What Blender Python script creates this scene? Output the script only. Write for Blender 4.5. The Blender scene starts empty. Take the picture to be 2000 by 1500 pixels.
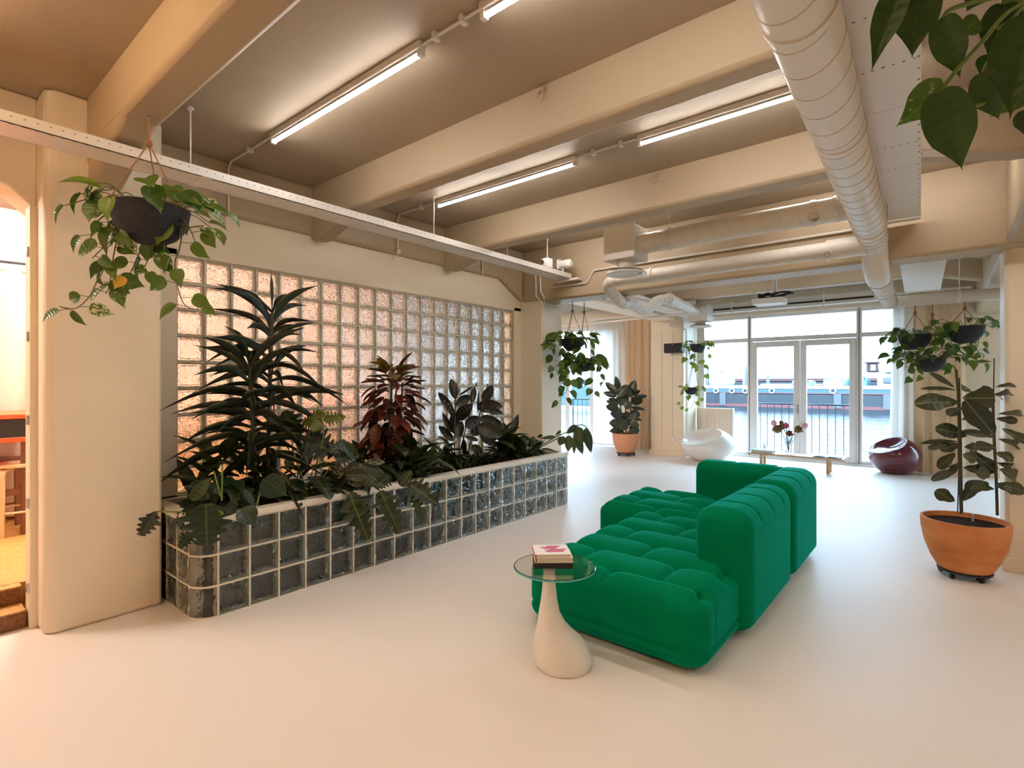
import bpy, math, random
from mathutils import Vector, Matrix, noise
random.seed(7)
S = bpy.context.scene
COL = S.collection
R = math.radians
# ---------------------------------------------------------------- camera, world, exposure
FPX, HOR, EYE = 1032.0, 747.0, 1.5
YAW = math.atan2(848, 1032)
SN, CS = math.sin(YAW), math.cos(YAW)
cam_d = bpy.data.cameras.new('camera'); cam = bpy.data.objects.new('camera', cam_d); COL.objects.link(cam)
cam.location = (0, 0, EYE); cam.rotation_euler = (R(90), 0, YAW)
cam_d.sensor_width = 36; cam_d.lens = 36 * FPX / 2000; cam_d.shift_y = -0.0015; cam_d.clip_start = .02; cam_d.clip_end = 400
S.camera = cam
W = bpy.data.worlds.new('world'); S.world = W; W.use_nodes = True
bg = W.node_tree.nodes['Background']; bg.inputs[0].default_value = (.47, .73, 1.0, 1)
# overcast sky: three times brighter at the zenith than at the horizon
_n, _l = W.node_tree.nodes, W.node_tree.links
_tc = _n.new('ShaderNodeTexCoord'); _sp = _n.new('ShaderNodeSeparateXYZ'); _mr = _n.new('ShaderNodeMapRange')
_l.new(_tc.outputs['Generated'], _sp.inputs[0]); _l.new(_sp.outputs['Z'], _mr.inputs[0])
_mr.inputs[1].default_value = 0; _mr.inputs[2].default_value = 1; _mr.inputs[3].default_value = 9.5; _mr.inputs[4].default_value = 28.5
_l.new(_mr.outputs[0], bg.inputs[1])
S.view_settings.view_transform = 'Standard'; S.view_settings.look = 'None'
S.view_settings.exposure = 0.2; S.view_settings.gamma = 1.0; S.view_settings.use_curve_mapping = False
TUBE_COOL = ((1.0, .95, .91), 64.0)
TUBE_FAR_ADDED = ((.95, .97, 1.0), 22.0)
TUBE_WARM_ADDED = ((1.0, .70, .42), 52.0)
TUBE_PEACH_ADDED = ((1.0, .85, .75), 720.0)
try:
    S.cycles.max_bounces = 12; S.cycles.transmission_bounces = 11; S.cycles.diffuse_bounces = 5; S.cycles.glossy_bounces = 5
    S.cycles.transparent_max_bounces = 16; S.cycles.sample_clamp_indirect = 6.0
    S.cycles.caustics_refractive = True; S.cycles.caustics_reflective = False
except Exception: pass

# ---------------------------------------------------------------- picture geometry helpers (photo pixel -> world)
def ray(u, v):
    r = (u - 1000) / FPX; return Vector((r * CS - SN, r * SN + CS, -(v - HOR) / FPX))
def at(u, v, Z): return Vector((0, 0, EYE)) + ray(u, v) * Z
def onx(u, v, X): d = ray(u, v); return Vector((0, 0, EYE)) + d * (X / d.x)
def ony(u, v, Y): d = ray(u, v); return Vector((0, 0, EYE)) + d * (Y / d.y)
def onz(u, v, z): d = ray(u, v); return Vector((0, 0, EYE)) + d * ((z - EYE) / d.z)
RIGHT = Vector((CS, SN, 0)); FWD = Vector((-SN, CS, 0)); UP = Vector((0, 0, 1))

# ---------------------------------------------------------------- mesh builder
class MB:
    def __init__(s): s.v = []; s.f = []
    def add(s, vs, fs):
        o = len(s.v); s.v += [tuple(p) for p in vs]; s.f += [tuple(i + o for i in f) for f in fs]; return s
    def box(s, x0, y0, z0, x1, y1, z1):
        x0, x1 = min(x0, x1), max(x0, x1); y0, y1 = min(y0, y1), max(y0, y1); z0, z1 = min(z0, z1), max(z0, z1)
        return s.add([(x0,y0,z0),(x1,y0,z0),(x1,y1,z0),(x0,y1,z0),(x0,y0,z1),(x1,y0,z1),(x1,y1,z1),(x0,y1,z1)],
                     [(0,3,2,1),(4,5,6,7),(0,1,5,4),(1,2,6,5),(2,3,7,6),(3,0,4,7)])
    def obox(s, c, ex, ey, ez):
        c, ex, ey, ez = map(Vector, (c, ex, ey, ez)); P = []
        for k in (-1, 1):
            for a, b in ((-1,-1),(1,-1),(1,1),(-1,1)): P.append(c + ex*a + ey*b + ez*k)
        return s.add(P, [(0,3,2,1),(4,5,6,7),(0,1,5,4),(1,2,6,5),(2,3,7,6),(3,0,4,7)])
    def prism(s, poly, axis, a, b):
        # poly: list of 2D points in the other two axes, extruded along axis from a to b
        def mk(p, t):
            if axis == 'x': return (t, p[0], p[1])
            if axis == 'y': return (p[0], t, p[1])
            return (p[0], p[1], t)
        n = len(poly); vs = [mk(p, a) for p in poly] + [mk(p, b) for p in poly]
        fs = [tuple(range(n)), tuple(range(2*n-1, n-1, -1))] + [(i, i+n, (i+1) % n + n, (i+1) % n) for i in range(n)]
        return s.add(vs, fs)
    def tube(s, pts, r, n=8, caps=True):
        pts = [Vector(p) for p in pts]; m = len(pts)
        rs = r if isinstance(r, (list, tuple)) else [r] * m
        T = []
        for i in range(m):
            a = pts[max(i-1, 0)]; b = pts[min(i+1, m-1)]; d = b - a
            T.append(d.normalized() if d.length > 1e-9 else Vector((0,0,1)))
        N = T[0].orthogonal().normalized(); vs = []
        for i in range(m):
            N = (N - T[i] * N.dot(T[i])); N = N.normalized() if N.length > 1e-6 else T[i].orthogonal().normalized()
            B = T[i].cross(N)
            for k in range(n):
                a = 2*math.pi*k/n; vs.append(pts[i] + (N*math.cos(a) + B*math.sin(a)) * rs[i])
        fs = [(i*n+k, i*n+(k+1) % n, (i+1)*n+(k+1) % n, (i+1)*n+k) for i in range(m-1) for k in range(n)]
        if caps: fs += [tuple(range(n-1, -1, -1)), tuple((m-1)*n+k for k in range(n))]
        return s.add(vs, fs)
    def lathe(s, prof, c, n=28, off=None, cap0=True, cap1=True):
        c = Vector(c); vs = []
        for i, (r, z) in enumerate(prof):
            o = Vector(off(i/(len(prof)-1))) if off else Vector((0,0,0))
            for k in range(n):
                a = 2*math.pi*k/n; vs.append(c + o + Vector((r*math.cos(a), r*math.sin(a), z)))
        m = len(prof)
        fs = [(i*n+k, i*n+(k+1) % n, (i+1)*n+(k+1) % n, (i+1)*n+k) for i in range(m-1) for k in range(n)]
        if cap0: fs.append(tuple(range(n-1, -1, -1)))
        if cap1: fs.append(tuple((m-1)*n+k for k in range(n)))
        return s.add(vs, fs)
    def ball(s, c, rx, ry=None, rz=None, nu=16, nv=10, fn=None):
        ry = ry or rx; rz = rz or rx; c = Vector(c); vs = []
        for j in range(nv+1):
            t = math.pi*j/nv
            for i in range(nu):
                a = 2*math.pi*i/nu; p = Vector((rx*math.sin(t)*math.cos(a), ry*math.sin(t)*math.sin(a), -rz*math.cos(t)))
                vs.append(c + (fn(p) if fn else p))
        fs = [(j*nu+i, j*nu+(i+1) % nu, (j+1)*nu+(i+1) % nu, (j+1)*nu+i) for j in range(nv) for i in range(nu)]
        return s.add(vs, fs)
    def grid(s, fn, nu, nv, closed=False):
        vs = [fn(i/nu, j/nv) for j in range(nv+1) for i in range(nu+1)]
        fs = [(j*(nu+1)+i, j*(nu+1)+i+1, (j+1)*(nu+1)+i+1, (j+1)*(nu+1)+i) for j in range(nv) for i in range(nu)]
        return s.add(vs, fs)
    def mesh(s, name, off=(0,0,0), smooth=True, ang=38):
        me = bpy.data.meshes.new(name); ox, oy, oz = off
        me.from_pydata([(x-ox, y-oy, z-oz) for x, y, z in s.v], [], s.f)
        if smooth:
            me.polygons.foreach_set('use_smooth', [True]*len(me.polygons))
            try: me.set_sharp_from_angle(angle=R(ang))
            except Exception: pass
        me.update(); return me

BASE = {}
def thing(name, label, cat, loc=(0,0,0), group=None, kind=None):
    o = bpy.data.objects.new(name, None); COL.objects.link(o); o.location = loc; o.empty_display_size = .05
    o['label'] = label; o['category'] = cat
    if group: o['group'] = group
    if kind: o['kind'] = kind
    BASE[o] = Vector(loc); return o
def tag(o, label, cat, group=None, kind=None):
    o['label'] = label; o['category'] = cat
    if group: o['group'] = group
    if kind: o['kind'] = kind
    return o
def put(name, mb, mat, parent=None, bevel=0, smooth=True, ang=38, label=None, seg=2, sub=0, origin=None):
    b = BASE[parent] if parent else (Vector(origin) if origin is not None else Vector((0,0,0)))
    me = mb.mesh(name, b, smooth, ang)
    o = bpy.data.objects.new(name, me); COL.objects.link(o); me.materials.append(mat)
    if parent: o.parent = parent
    else: o.location = b
    BASE[o] = b
    if bevel:
        m = o.modifiers.new('edge', 'BEVEL'); m.width = bevel; m.segments = seg; m.limit_method = 'ANGLE'; m.angle_limit = R(40)
    if sub:
        m = o.modifiers.new('sub', 'SUBSURF'); m.levels = sub; m.render_levels = sub
    if label: o['label'] = label
    return o
def inst(name, me, M, parent):
    o = bpy.data.objects.new(name, me); COL.objects.link(o); o.parent = parent
    o.matrix_local = Matrix.Translation(-BASE[parent]) @ M; return o
def struct(name, mb, mat, label, cat, bevel=0, smooth=True, ang=38):
    o = put(name, mb, mat, None, bevel, smooth, ang); return tag(o, label, cat, None, 'structure')
def frame_M(p, d, nrm, sw, sl=None):
    y = Vector(d).normalized(); z = Vector(nrm); z = z - y*z.dot(y)
    z = z.normalized() if z.length > 1e-5 else y.orthogonal().normalized()
    x = y.cross(z); sl = sl or sw
    M = Matrix(((x.x*sw, y.x*sl, z.x*sl, p[0]), (x.y*sw, y.y*sl, z.y*sl, p[1]), (x.z*sw, y.z*sl, z.z*sl, p[2]), (0,0,0,1)))
    return M
def curve(pts, n=6):
    # Catmull-Rom through points
    P = [Vector(p) for p in pts]; out = []
    if len(P) < 3:
        return [P[0].lerp(P[-1], i/n) for i in range(n+1)]
    Q = [P[0]*2 - P[1]] + P + [P[-1]*2 - P[-2]]
    for i in range(1, len(Q)-2):
        a, b, c, d = Q[i-1:i+3]
        for k in range(n):
            t = k/n; out.append(.5*((2*b) + (c-a)*t + (2*a-5*b+4*c-d)*t*t + (3*b-a-3*c+d)*t**3))
    out.append(P[-1]); return out

# ---------------------------------------------------------------- materials
def new_mat(name):
    m = bpy.data.materials.new(name); m.use_nodes = True; nt = m.node_tree
    return m, nt, nt.nodes, nt.links, nt.nodes['Principled BSDF']
def setp(b, **k):
    for n, v in k.items():
        n = n.replace('_', ' ')
        if n in b.inputs: b.inputs[n].default_value = v
def col4(c): return (c[0], c[1], c[2], 1)
def mat(name, c, rough=.5, var=0.0, vs=6.0, bump=0.0, bs=40.0, spec=.5, metal=0.0, c2=None, coat=0.0, sheen=0.0, stretch=None, detail=4, rvar=0):
    m, nt, N, L, b = new_mat(name)
    setp(b, Base_Color=col4(c), Roughness=rough, Metallic=metal)
    setp(b, **{'Specular_IOR_Level': spec, 'Coat_Weight': coat, 'Sheen_Weight': sheen})
    if var or bump or c2:
        tc = N.new('ShaderNodeTexCoord'); mp = N.new('ShaderNodeMapping'); L.new(tc.outputs['Object'], mp.inputs[0])
        if stretch: mp.inputs['Scale'].default_value = stretch
    if var or c2:
        nz = N.new('ShaderNodeTexNoise'); nz.inputs['Scale'].default_value = vs; nz.inputs['Detail'].default_value = detail
        L.new(mp.outputs[0], nz.inputs['Vector'])
        mx = N.new('ShaderNodeValToRGB'); L.new(nz.outputs['Fac'], mx.inputs[0])
        lo = c2 or tuple(x*(1-var) for x in c)
        mx.color_ramp.elements[0].position = .3; mx.color_ramp.elements[1].position = .7
        mx.color_ramp.elements[0].color = col4(lo); mx.color_ramp.elements[1].color = col4(c)
        L.new(mx.outputs[0], b.inputs['Base Color'])
        if rvar:
            mr = N.new('ShaderNodeMapRange'); mr.inputs[3].default_value = rough-rvar; mr.inputs[4].default_value = rough+rvar
            L.new(nz.outputs['Fac'], mr.inputs[0]); L.new(mr.outputs[0], b.inputs['Roughness'])
    if bump:
        n2 = N.new('ShaderNodeTexNoise'); n2.inputs['Scale'].default_value = bs; n2.inputs['Detail'].default_value = 5
        L.new(mp.outputs[0], n2.inputs['Vector'])
        bp = N.new('ShaderNodeBump'); bp.inputs['Strength'].default_value = bump; bp.inputs['Distance'].default_value = .01
        L.new(n2.outputs['Fac'], bp.inputs['Height']); L.new(bp.outputs[0], b.inputs['Normal'])
    return m
def emit(name, c, s):
    m, nt, N, L, b = new_mat(name)
    setp(b, Base_Color=col4((.9,.9,.9)), Emission_Color=col4(c), Emission_Strength=s); return m
def glass_block_mat(name, tint, strength, scale=20):
    m, nt, N, L, b = new_mat(name)
    setp(b, Base_Color=col4(tint), Roughness=.03, IOR=1.48, Transmission_Weight=1.0)
    tc = N.new('ShaderNodeTexCoord'); oi = N.new('ShaderNodeObjectInfo')
    vm = N.new('ShaderNodeVectorMath'); vm.operation = 'SCALE'; vm.inputs[0].default_value = (31, 17, 53); L.new(oi.outputs['Random'], vm.inputs['Scale'])
    va = N.new('ShaderNodeVectorMath'); L.new(tc.outputs['Object'], va.inputs[0]); L.new(vm.outputs[0], va.inputs[1])
    nz = N.new('ShaderNodeTexNoise'); nz.inputs['Scale'].default_value = scale; nz.inputs['Detail'].default_value = 1.0; nz.inputs['Distortion'].default_value = 1.6
    L.new(va.outputs[0], nz.inputs['Vector'])
    bp = N.new('ShaderNodeBump'); bp.inputs['Strength'].default_value = strength; bp.inputs['Distance'].default_value = .02
    L.new(nz.outputs['Fac'], bp.inputs['Height']); L.new(bp.outputs[0], b.inputs['Normal'])
    return m
def pane_mat(name, tint=(1,1,1), refl=.5):
    m, nt, N, L, b = new_mat(name); N.remove(b); out = N['Material Output']
    t = N.new('ShaderNodeBsdfTransparent'); t.inputs[0].default_value = col4(tint)
    g = N.new('ShaderNodeBsdfGlossy'); g.inputs['Roughness'].default_value = .02
    f = N.new('ShaderNodeFresnel'); f.inputs[0].default_value = 1.45
    ml = N.new('ShaderNodeMath'); ml.operation = 'MULTIPLY'; ml.inputs[1].default_value = refl; L.new(f.outputs[0], ml.inputs[0])
    mx = N.new('ShaderNodeMixShader'); L.new(ml.outputs[0], mx.inputs[0]); L.new(t.outputs[0], mx.inputs[1]); L.new(g.outputs[0], mx.inputs[2])
    L.new(mx.outputs[0], out.inputs[0]); return m
def cloth_mat(name, c, tr=.4):
    m, nt, N, L, b = new_mat(name); setp(b, Base_Color=col4(c), Roughness=.9); setp(b, Specular_IOR_Level=.1)
    t = N.new('ShaderNodeBsdfTranslucent'); t.inputs[0].default_value = col4(c)
    mx = N.new('ShaderNodeMixShader'); mx.inputs[0].default_value = tr
    L.new(b.outputs[0], mx.inputs[1]); L.new(t.outputs[0], mx.inputs[2]); L.new(mx.outputs[0], N['Material Output'].inputs[0])
    wv = N.new('ShaderNodeTexNoise'); wv.inputs['Scale'].default_value = 220
    bp = N.new('ShaderNodeBump'); bp.inputs['Strength'].default_value = .15; bp.inputs['Distance'].default_value = .002
    L.new(wv.outputs['Fac'], bp.inputs['Height']); L.new(bp.outputs[0], b.inputs['Normal']); return m
def leaf_mat(name, c, c2=None, rib=None, edge=None, rough=.38, tr=.22, ribw=.03, patch=None, edgeat=.36):
    # colour varies per leaf; rib = midrib colour, edge = margin colour, patch = variegation
    m, nt, N, L, b = new_mat(name); setp(b, Roughness=rough)
    oi = N.new('ShaderNodeObjectInfo'); tc = N.new('ShaderNodeTexCoord'); sp = N.new('ShaderNodeSeparateXYZ'); L.new(tc.outputs['Object'], sp.inputs[0])
    rp = N.new('ShaderNodeValToRGB'); L.new(oi.outputs['Random'], rp.inputs[0])
    rp.color_ramp.elements[0].color = col4(c); rp.color_ramp.elements[1].color = col4(c2 or tuple(x*.6 for x in c))
    cur = rp.outputs[0]
    ab = N.new('ShaderNodeMath'); ab.operation = 'ABSOLUTE'; L.new(sp.outputs['X'], ab.inputs[0])
    def mixin(fac, colr):
        nonlocal cur
        mx = N.new('ShaderNodeMix'); mx.data_type = 'RGBA'; L.new(fac, mx.inputs[0]); L.new(cur, mx.inputs[6]); mx.inputs[7].default_value = col4(colr); cur = mx.outputs[2]
    if patch:
        nz = N.new('ShaderNodeTexNoise'); nz.inputs['Scale'].default_value = 4.0; nz.inputs['Detail'].default_value = 3; L.new(tc.outputs['Object'], nz.inputs['Vector'])
        ad = N.new('ShaderNodeMath'); ad.operation = 'MULTIPLY_ADD'; L.new(oi.outputs['Random'], ad.inputs[0]); ad.inputs[1].default_value = .25; L.new(nz.outputs['Fac'], ad.inputs[2])
        gt = N.new('ShaderNodeMapRange'); gt.inputs[1].default_value = .70; gt.inputs[2].default_value = .76; L.new(ad.outputs[0], gt.inputs[0]); mixin(gt.outputs[0], patch)
    if edge:
        gt = N.new('ShaderNodeMapRange'); gt.inputs[1].default_value = edgeat; gt.inputs[2].default_value = edgeat+.03; L.new(ab.outputs[0], gt.inputs[0]); mixin(gt.outputs[0], edge)
    if rib:
        gt = N.new('ShaderNodeMapRange'); gt.inputs[1].default_value = ribw; gt.inputs[2].default_value = ribw*.4; L.new(ab.outputs[0], gt.inputs[0]); mixin(gt.outputs[0], rib)
    L.new(cur, b.inputs['Base Color'])
    wv = N.new('ShaderNodeTexWave'); wv.inputs['Scale'].default_value = 2.2; wv.inputs['Distortion'].default_value = .5; wv.bands_direction = 'Y'; L.new(tc.outputs['Object'], wv.inputs[0])
    bp = N.new('ShaderNodeBump'); bp.inputs['Strength'].default_value = .12; bp.inputs['Distance'].default_value = .02; L.new(wv.outputs['Fac'], bp.inputs['Height']); L.new(bp.outputs[0], b.inputs['Normal'])
    t = N.new('ShaderNodeBsdfTranslucent'); L.new(cur, t.inputs[0])
    mx = N.new('ShaderNodeMixShader'); mx.inputs[0].default_value = tr; L.new(b.outputs[0], mx.inputs[1]); L.new(t.outputs[0], mx.inputs[2]); L.new(mx.outputs[0], N['Material Output'].inputs[0])
    return m

WALLC = (.82, .70, .53)
M = {}
M['wall'] = mat('cream_wall_paint', WALLC, .55, var=.06, vs=1.3, bump=.25, bs=9)
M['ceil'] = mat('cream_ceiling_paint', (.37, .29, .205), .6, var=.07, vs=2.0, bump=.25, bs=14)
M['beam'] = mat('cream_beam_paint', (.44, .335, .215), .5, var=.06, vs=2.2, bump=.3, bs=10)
M['floor'] = mat('poured_floor', (.83, .755, .685), .46, bump=.02, bs=2.0, spec=.2)
M['cork'] = mat('cork_floor', (.62, .33, .09), .5, c2=(.40,.19,.045), vs=60, bump=.1, bs=150)
M['cork_dark'] = mat('cork_riser', (.26, .105, .03), .6, c2=(.11,.04,.012), vs=70)
M['white'] = mat('white_enamel', (.82,.79,.74), .35)
M['whitemetal'] = mat('white_painted_metal', (.74,.69,.63), .4, var=.03, vs=3)
M['duct'] = mat('white_duct_paint', (.72,.66,.58), .42, var=.05, vs=2.5)
M['seam'] = mat('duct_seam', (.52,.44,.35), .5)
M['winframe'] = mat('window_frame_paint', (.78,.74,.71), .4)
M['gasket'] = mat('dark_gasket', (.06,.06,.06), .6)
M['black'] = mat('black_plastic', (.012,.012,.014), .45)
M['blackmat'] = mat('matte_black', (.02,.02,.022), .8)
M['steel'] = mat('brushed_steel', (.55,.54,.52), .35, metal=1.0)
M['mortar'] = mat('white_mortar', (.80,.71,.57), .6)
M['mortar_wall'] = mat('greenish_cream_mortar', (.70,.63,.46), .5)
M['cap'] = mat('planter_cap', (.80,.72,.60), .4)
M['soil'] = mat('soil', (.040,.022,.012), .95, var=.5, vs=60, bump=.8, bs=90, spec=.03)
M['liner'] = mat('planter_liner', (.055,.042,.032), .8, var=.3, vs=12)
M['gblock'] = glass_block_mat('clear_glass_block', (.99,.995,.985), .5)
M['gblock_p'] = glass_block_mat('planter_glass_block', (.94,.98,.96), .9, 11)
M['band'] = mat('block_edge_paint', (.74,.70,.55), .5)
M['band_p'] = mat('planter_block_edge', (.42,.43,.36), .5)
M['pane'] = pane_mat('window_pane')
M['tableglass'] = new_mat('table_glass')[0]
_b = M['tableglass'].node_tree.nodes['Principled BSDF']; setp(_b, Base_Color=(.93,.985,.97,1), Roughness=.01, IOR=1.5, Transmission_Weight=1.0)
M['vase'] = new_mat('vase_glass')[0]
_b = M['vase'].node_tree.nodes['Principled BSDF']; setp(_b, Base_Color=(.96,.98,.98,1), Roughness=.02, IOR=1.4, Transmission_Weight=1.0)
M['sofa'] = mat('green_wool', (.0,.19,.078), .9, var=.10, vs=90, bump=.10, bs=500, spec=.03, sheen=.55)
_sb = M['sofa'].node_tree.nodes['Principled BSDF']; setp(_sb, Sheen_Tint=(.0,.72,.66,1), Sheen_Roughness=.35)
M['sofaseam'] = mat('green_seam', (.002,.085,.035), .9)
M['gloss_white'] = mat('gloss_white_shell', (.84,.82,.79), .12, coat=.5)
M['gloss_red'] = mat('gloss_burgundy_shell', (.11,.008,.020), .12, coat=.6)
M['terra'] = mat('terracotta', (.74,.30,.10), .7, c2=(.50,.15,.03), vs=3.2, bump=.15, bs=30, stretch=(1,1,2.2))
M['terra_pale'] = mat('terracotta_pale', (.68,.33,.18), .7, var=.12, vs=4, bump=.1, bs=30)
M['basket'] = mat('dark_basket', (.022,.022,.028), .8, var=.4, vs=30, bump=.5, bs=60)
M['rope'] = mat('jute_rope', (.34,.17,.07), .9, var=.3, vs=120)
M['vine'] = mat('vine_stem', (.10,.085,.025), .6)
M['stem'] = mat('plant_stem', (.055,.045,.02), .7)
M['stemg'] = mat('green_stem', (.13,.19,.03), .5)
M['stake'] = mat('dark_stake', (.015,.02,.015), .6)
M['curtain'] = cloth_mat('cream_curtain', (.80,.62,.42), .35)
M['sheer'] = cloth_mat('sheer_curtain', (.88,.82,.74), .6)
M['wood'] = mat('light_wood', (.62,.40,.22), .5, var=.2, vs=8, stretch=(1,12,12))
M['wooddark'] = mat('brown_wood', (.20,.07,.025), .45, var=.3, vs=8, stretch=(6,6,1))
M['birch'] = mat('birch_wood', (.72,.52,.30), .45, var=.12, vs=6, stretch=(8,8,1))
M['redtop'] = mat('red_linoleum', (.72,.10,.02), .4)
M['radiator'] = mat('radiator_cream', (.76,.62,.49), .45)
M['tabletop_base'] = mat('white_table_base', (.82,.77,.70), .3)

# ---------------------------------------------------------------- structure
ZC = 3.25      # ceiling height
ZB = 2.94      # soffit of the secondary beams
ZD = 2.56      # soffit of the main beam
YW = 11.26     # window wall
XL, XR, YB = -9.6, 3.4, -4.2
XG = -4.45     # face of the glass block wall

struct('floor', MB().box(XL, YB, -.15, XR, YW+.1, 0), M['floor'], 'smooth pale poured floor of the whole room', 'floor')
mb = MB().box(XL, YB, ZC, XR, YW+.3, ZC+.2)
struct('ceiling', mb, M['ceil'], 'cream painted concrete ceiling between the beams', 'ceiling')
# secondary beams, with a haunch towards each long side
def beam_profile(x0, x1, yc, w, zb, lw, rw):
    # polygon in x,z with haunches, extruded in y with slightly tapered sides
    pts = [(x0, ZC+.02), (x0, zb-lw), (x0+.12, zb-lw), (x0+.62, zb), (x1-.62, zb), (x1-.12, zb-rw), (x1, zb-rw), (x1, ZC+.02)]
    return MB().prism(pts, 'y', yc-w/2, yc+w/2)
bl = ['cream ceiling beam behind the cable tray, carried by the pillar beside the doorway', 'cream ceiling beam between the two rows of tube lights',
      'cream ceiling beam just before the spiral duct branches']
for i, (yc, w) in enumerate(((.95, .19), (2.60, .16), (4.24, .2))):
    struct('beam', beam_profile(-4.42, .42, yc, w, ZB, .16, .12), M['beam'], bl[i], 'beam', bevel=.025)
for i, (yc, w) in enumerate(((-.7, .17), (-2.35, .17))):
    struct('beam', beam_profile(-4.42, .42, yc, w, ZB, .14, .12), M['beam'], ['cream ceiling beam over the doorway bay', 'cream ceiling beam at the rear of the room'][i], 'beam', bevel=.025)
for i, (yc, w) in enumerate(((7.45, .2), (9.1, .2))):
    struct('beam', beam_profile(-4.42, .42, yc, w, ZB, .12, .12), M['beam'], ['cream ceiling beam just behind the main beam', 'cream ceiling beam nearest the window front'][i], 'beam', bevel=.025)
# main beam D
pts = [(-4.43, ZC+.02), (-4.43, ZD), (.895, ZD), (.895, ZC+.02)]
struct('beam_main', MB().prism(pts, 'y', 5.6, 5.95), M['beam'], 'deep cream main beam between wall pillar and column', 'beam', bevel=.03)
# edge beams along the long sides
struct('beam_edge', MB().prism([(.67,2.83),(5.12,2.83),(5.598,2.575),(5.598,ZC+.02),(.67,ZC+.02)], 'x', -4.75, -4.39), M['beam'], 'cream edge beam above the glass block wall', 'beam', bevel=.04)
struct('beam_edge', MB().box(.36, YB, 2.58, .85, YW, ZC+.02), M['beam'], 'cream edge beam running over the column', 'beam', bevel=.035)
struct('beam_edge', MB().box(-4.75, 5.95, 2.78, -4.25, 10.6, ZC+.02), M['wall'], 'pale edge beam towards the panelled pillar by the window', 'beam', bevel=.03)
# wall around the glass blocks
mb = MB().box(-4.62, 1.2, 2.46, XG, 5.6, 2.9).box(-4.62, 1.2, 0, XG, 1.465, 2.5).box(-4.62, 5.465, 0, XG, 5.62, 2.5).box(-4.62, 1.2, 0, XG, 5.62, .655)
struct('wall_left', mb, M['wall'], 'cream plaster wall framing the glass blocks', 'wall')
# pillars
def pillar(name, poly, z0, z1, label, bevel=.035, m='wall'):
    return struct(name, MB().prism(poly, 'z', z0, z1), M[m], label, 'pillar', bevel=bevel)
pillar('pillar', [(-4.1,.70),(-4.095,.98),(-4.1,1.262),(-4.62,1.262),(-4.62,.655),(-4.14,.655)], 0, ZC, 'thick cream pillar between doorway and glass planter', bevel=.02)
struct('beam_haunch', MB().prism([(-4.12,2.72),(-3.36,ZB+.02),(-4.12,ZC)], 'y', .86, 1.04), M['beam'], 'sloping haunch between pillar and beam above the hanging basket', 'beam', bevel=.03)
pillar('pillar', [(-4.1,5.606),(-4.1,6.07),(-4.62,6.07),(-4.62,5.606)], 0, ZC, 'cream pillar at the far end of the glass wall', bevel=.012)
pillar('column', [(.36,5.75),(.9,5.75),(.9,6.25),(.36,6.25)], 0, ZC, 'cream column behind the fiddle leaf fig', bevel=.03)
struct('baseboard_column', MB().box(.345, 5.735, 0, .915, 6.265, .11), M['wall'], 'low cream baseboard around the column foot', 'baseboard', bevel=.006)
# panelled pillar by the windows
mb = MB().box(-4.80, 10.42, 0, -4.10, YW, ZC)
p = struct('pillar', mb, M['wall'], 'pale panelled pillar between curtain and radiator', 'pillar', bevel=.03)
for x in (-4.55, -4.32):
    put('panel_joint', MB().box(x, 10.412, .25, x+.006, 10.425, 2.55), M['seam'], p)
put('wall_socket', MB().box(-4.34, 10.405, .28, -4.28, 10.425, .38), M['white'], p, bevel=.006)
put('skirting', MB().box(-4.82, 10.405, 0, -4.09, 10.43, .1), M['wall'], p, bevel=.004)
# rear walls (outside the picture, they close the room)
struct('wall_back', MB().box(XL, YB-.15, 0, XR, YB, ZC), M['wall'], 'cream wall behind the viewpoint', 'wall')
struct('wall_right', MB().box(XR, YB, 0, XR+.15, YW, ZC), M['wall'], 'cream wall beyond the column', 'wall')
struct('wall_annex', MB().box(XL-.15, 5.6, 0, XL, YW, ZC).box(-7.45, YB, 0, -7.3, 5.6, ZC).box(XL, 5.6, 0, -7.3, 5.75, ZC), mat('annex_wall', (.88,.77,.69), .6, var=.04), 'pale wall of the room behind the glass blocks', 'wall')
# wall with the doorway opening to the raised room
mb = MB().prism([(YB,2.95),(-.9,2.95),(-.9,ZC),(YB,ZC)], 'x', -4.62, -4.35)
mb.prism([(-.9,ZC),(-.9,2.72),(.35,2.72),(.52,2.68),(.66,2.56),(.66,ZC)], 'x', -4.62, -4.33)
mb.box(-4.62, YB, 0, -4.35, -.9, ZC)
struct('wall_doorway', mb, M['wall'], 'cream wall over the doorway to the raised room', 'wall', bevel=.012)
fr = MB().box(-4.44, .62, 0, -4.30, .66, 2.58)
fr = struct('door_1', fr, M['wall'], 'cream door jamb with square metal catches', 'door frame', bevel=.006)
for v in (493, 658, 820, 982, 1146):
    q = onx(62, v, -4.33)
    put('catch_plate', MB().box(-4.345, .608, q.z-.03, -4.315, .625, q.z+.03), M['steel'], fr, bevel=.003)
# window wall (opening spans) around the windows
mb = MB().box(XL, YW, 2.86, XR, YW+.3, ZC).box(-.62, YW, 0, .95, YW+.3, 2.9).box(-6.02, YW, 0, -4.06, YW+.3, 2.9).box(XL, YW, 0, -9.2, YW+.3, 2.9)
struct('wall_window', mb, M['wall'], 'pale wall around the waterfront windows', 'wall')
# raised cork floor and steps
st = struct('floor_annex', MB().box(XL, YB, 0, -4.62, 4.6, .21).box(-4.63, -.9, 0, -4.535, .615, .21), M['cork'], 'raised cork floor of the room behind the doorway', 'floor')
put('step', MB().box(-4.54, -.9, 0, -4.36, .615, .105), M['cork'], st, bevel=.006)
put('step_riser', MB().box(-4.365, -.9, .002, -4.352, .612, .097), M['cork_dark'], st)
put('step_riser', MB().box(-4.545, -.9, .107, -4.53, .612, .2), M['cork_dark'], st)
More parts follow.
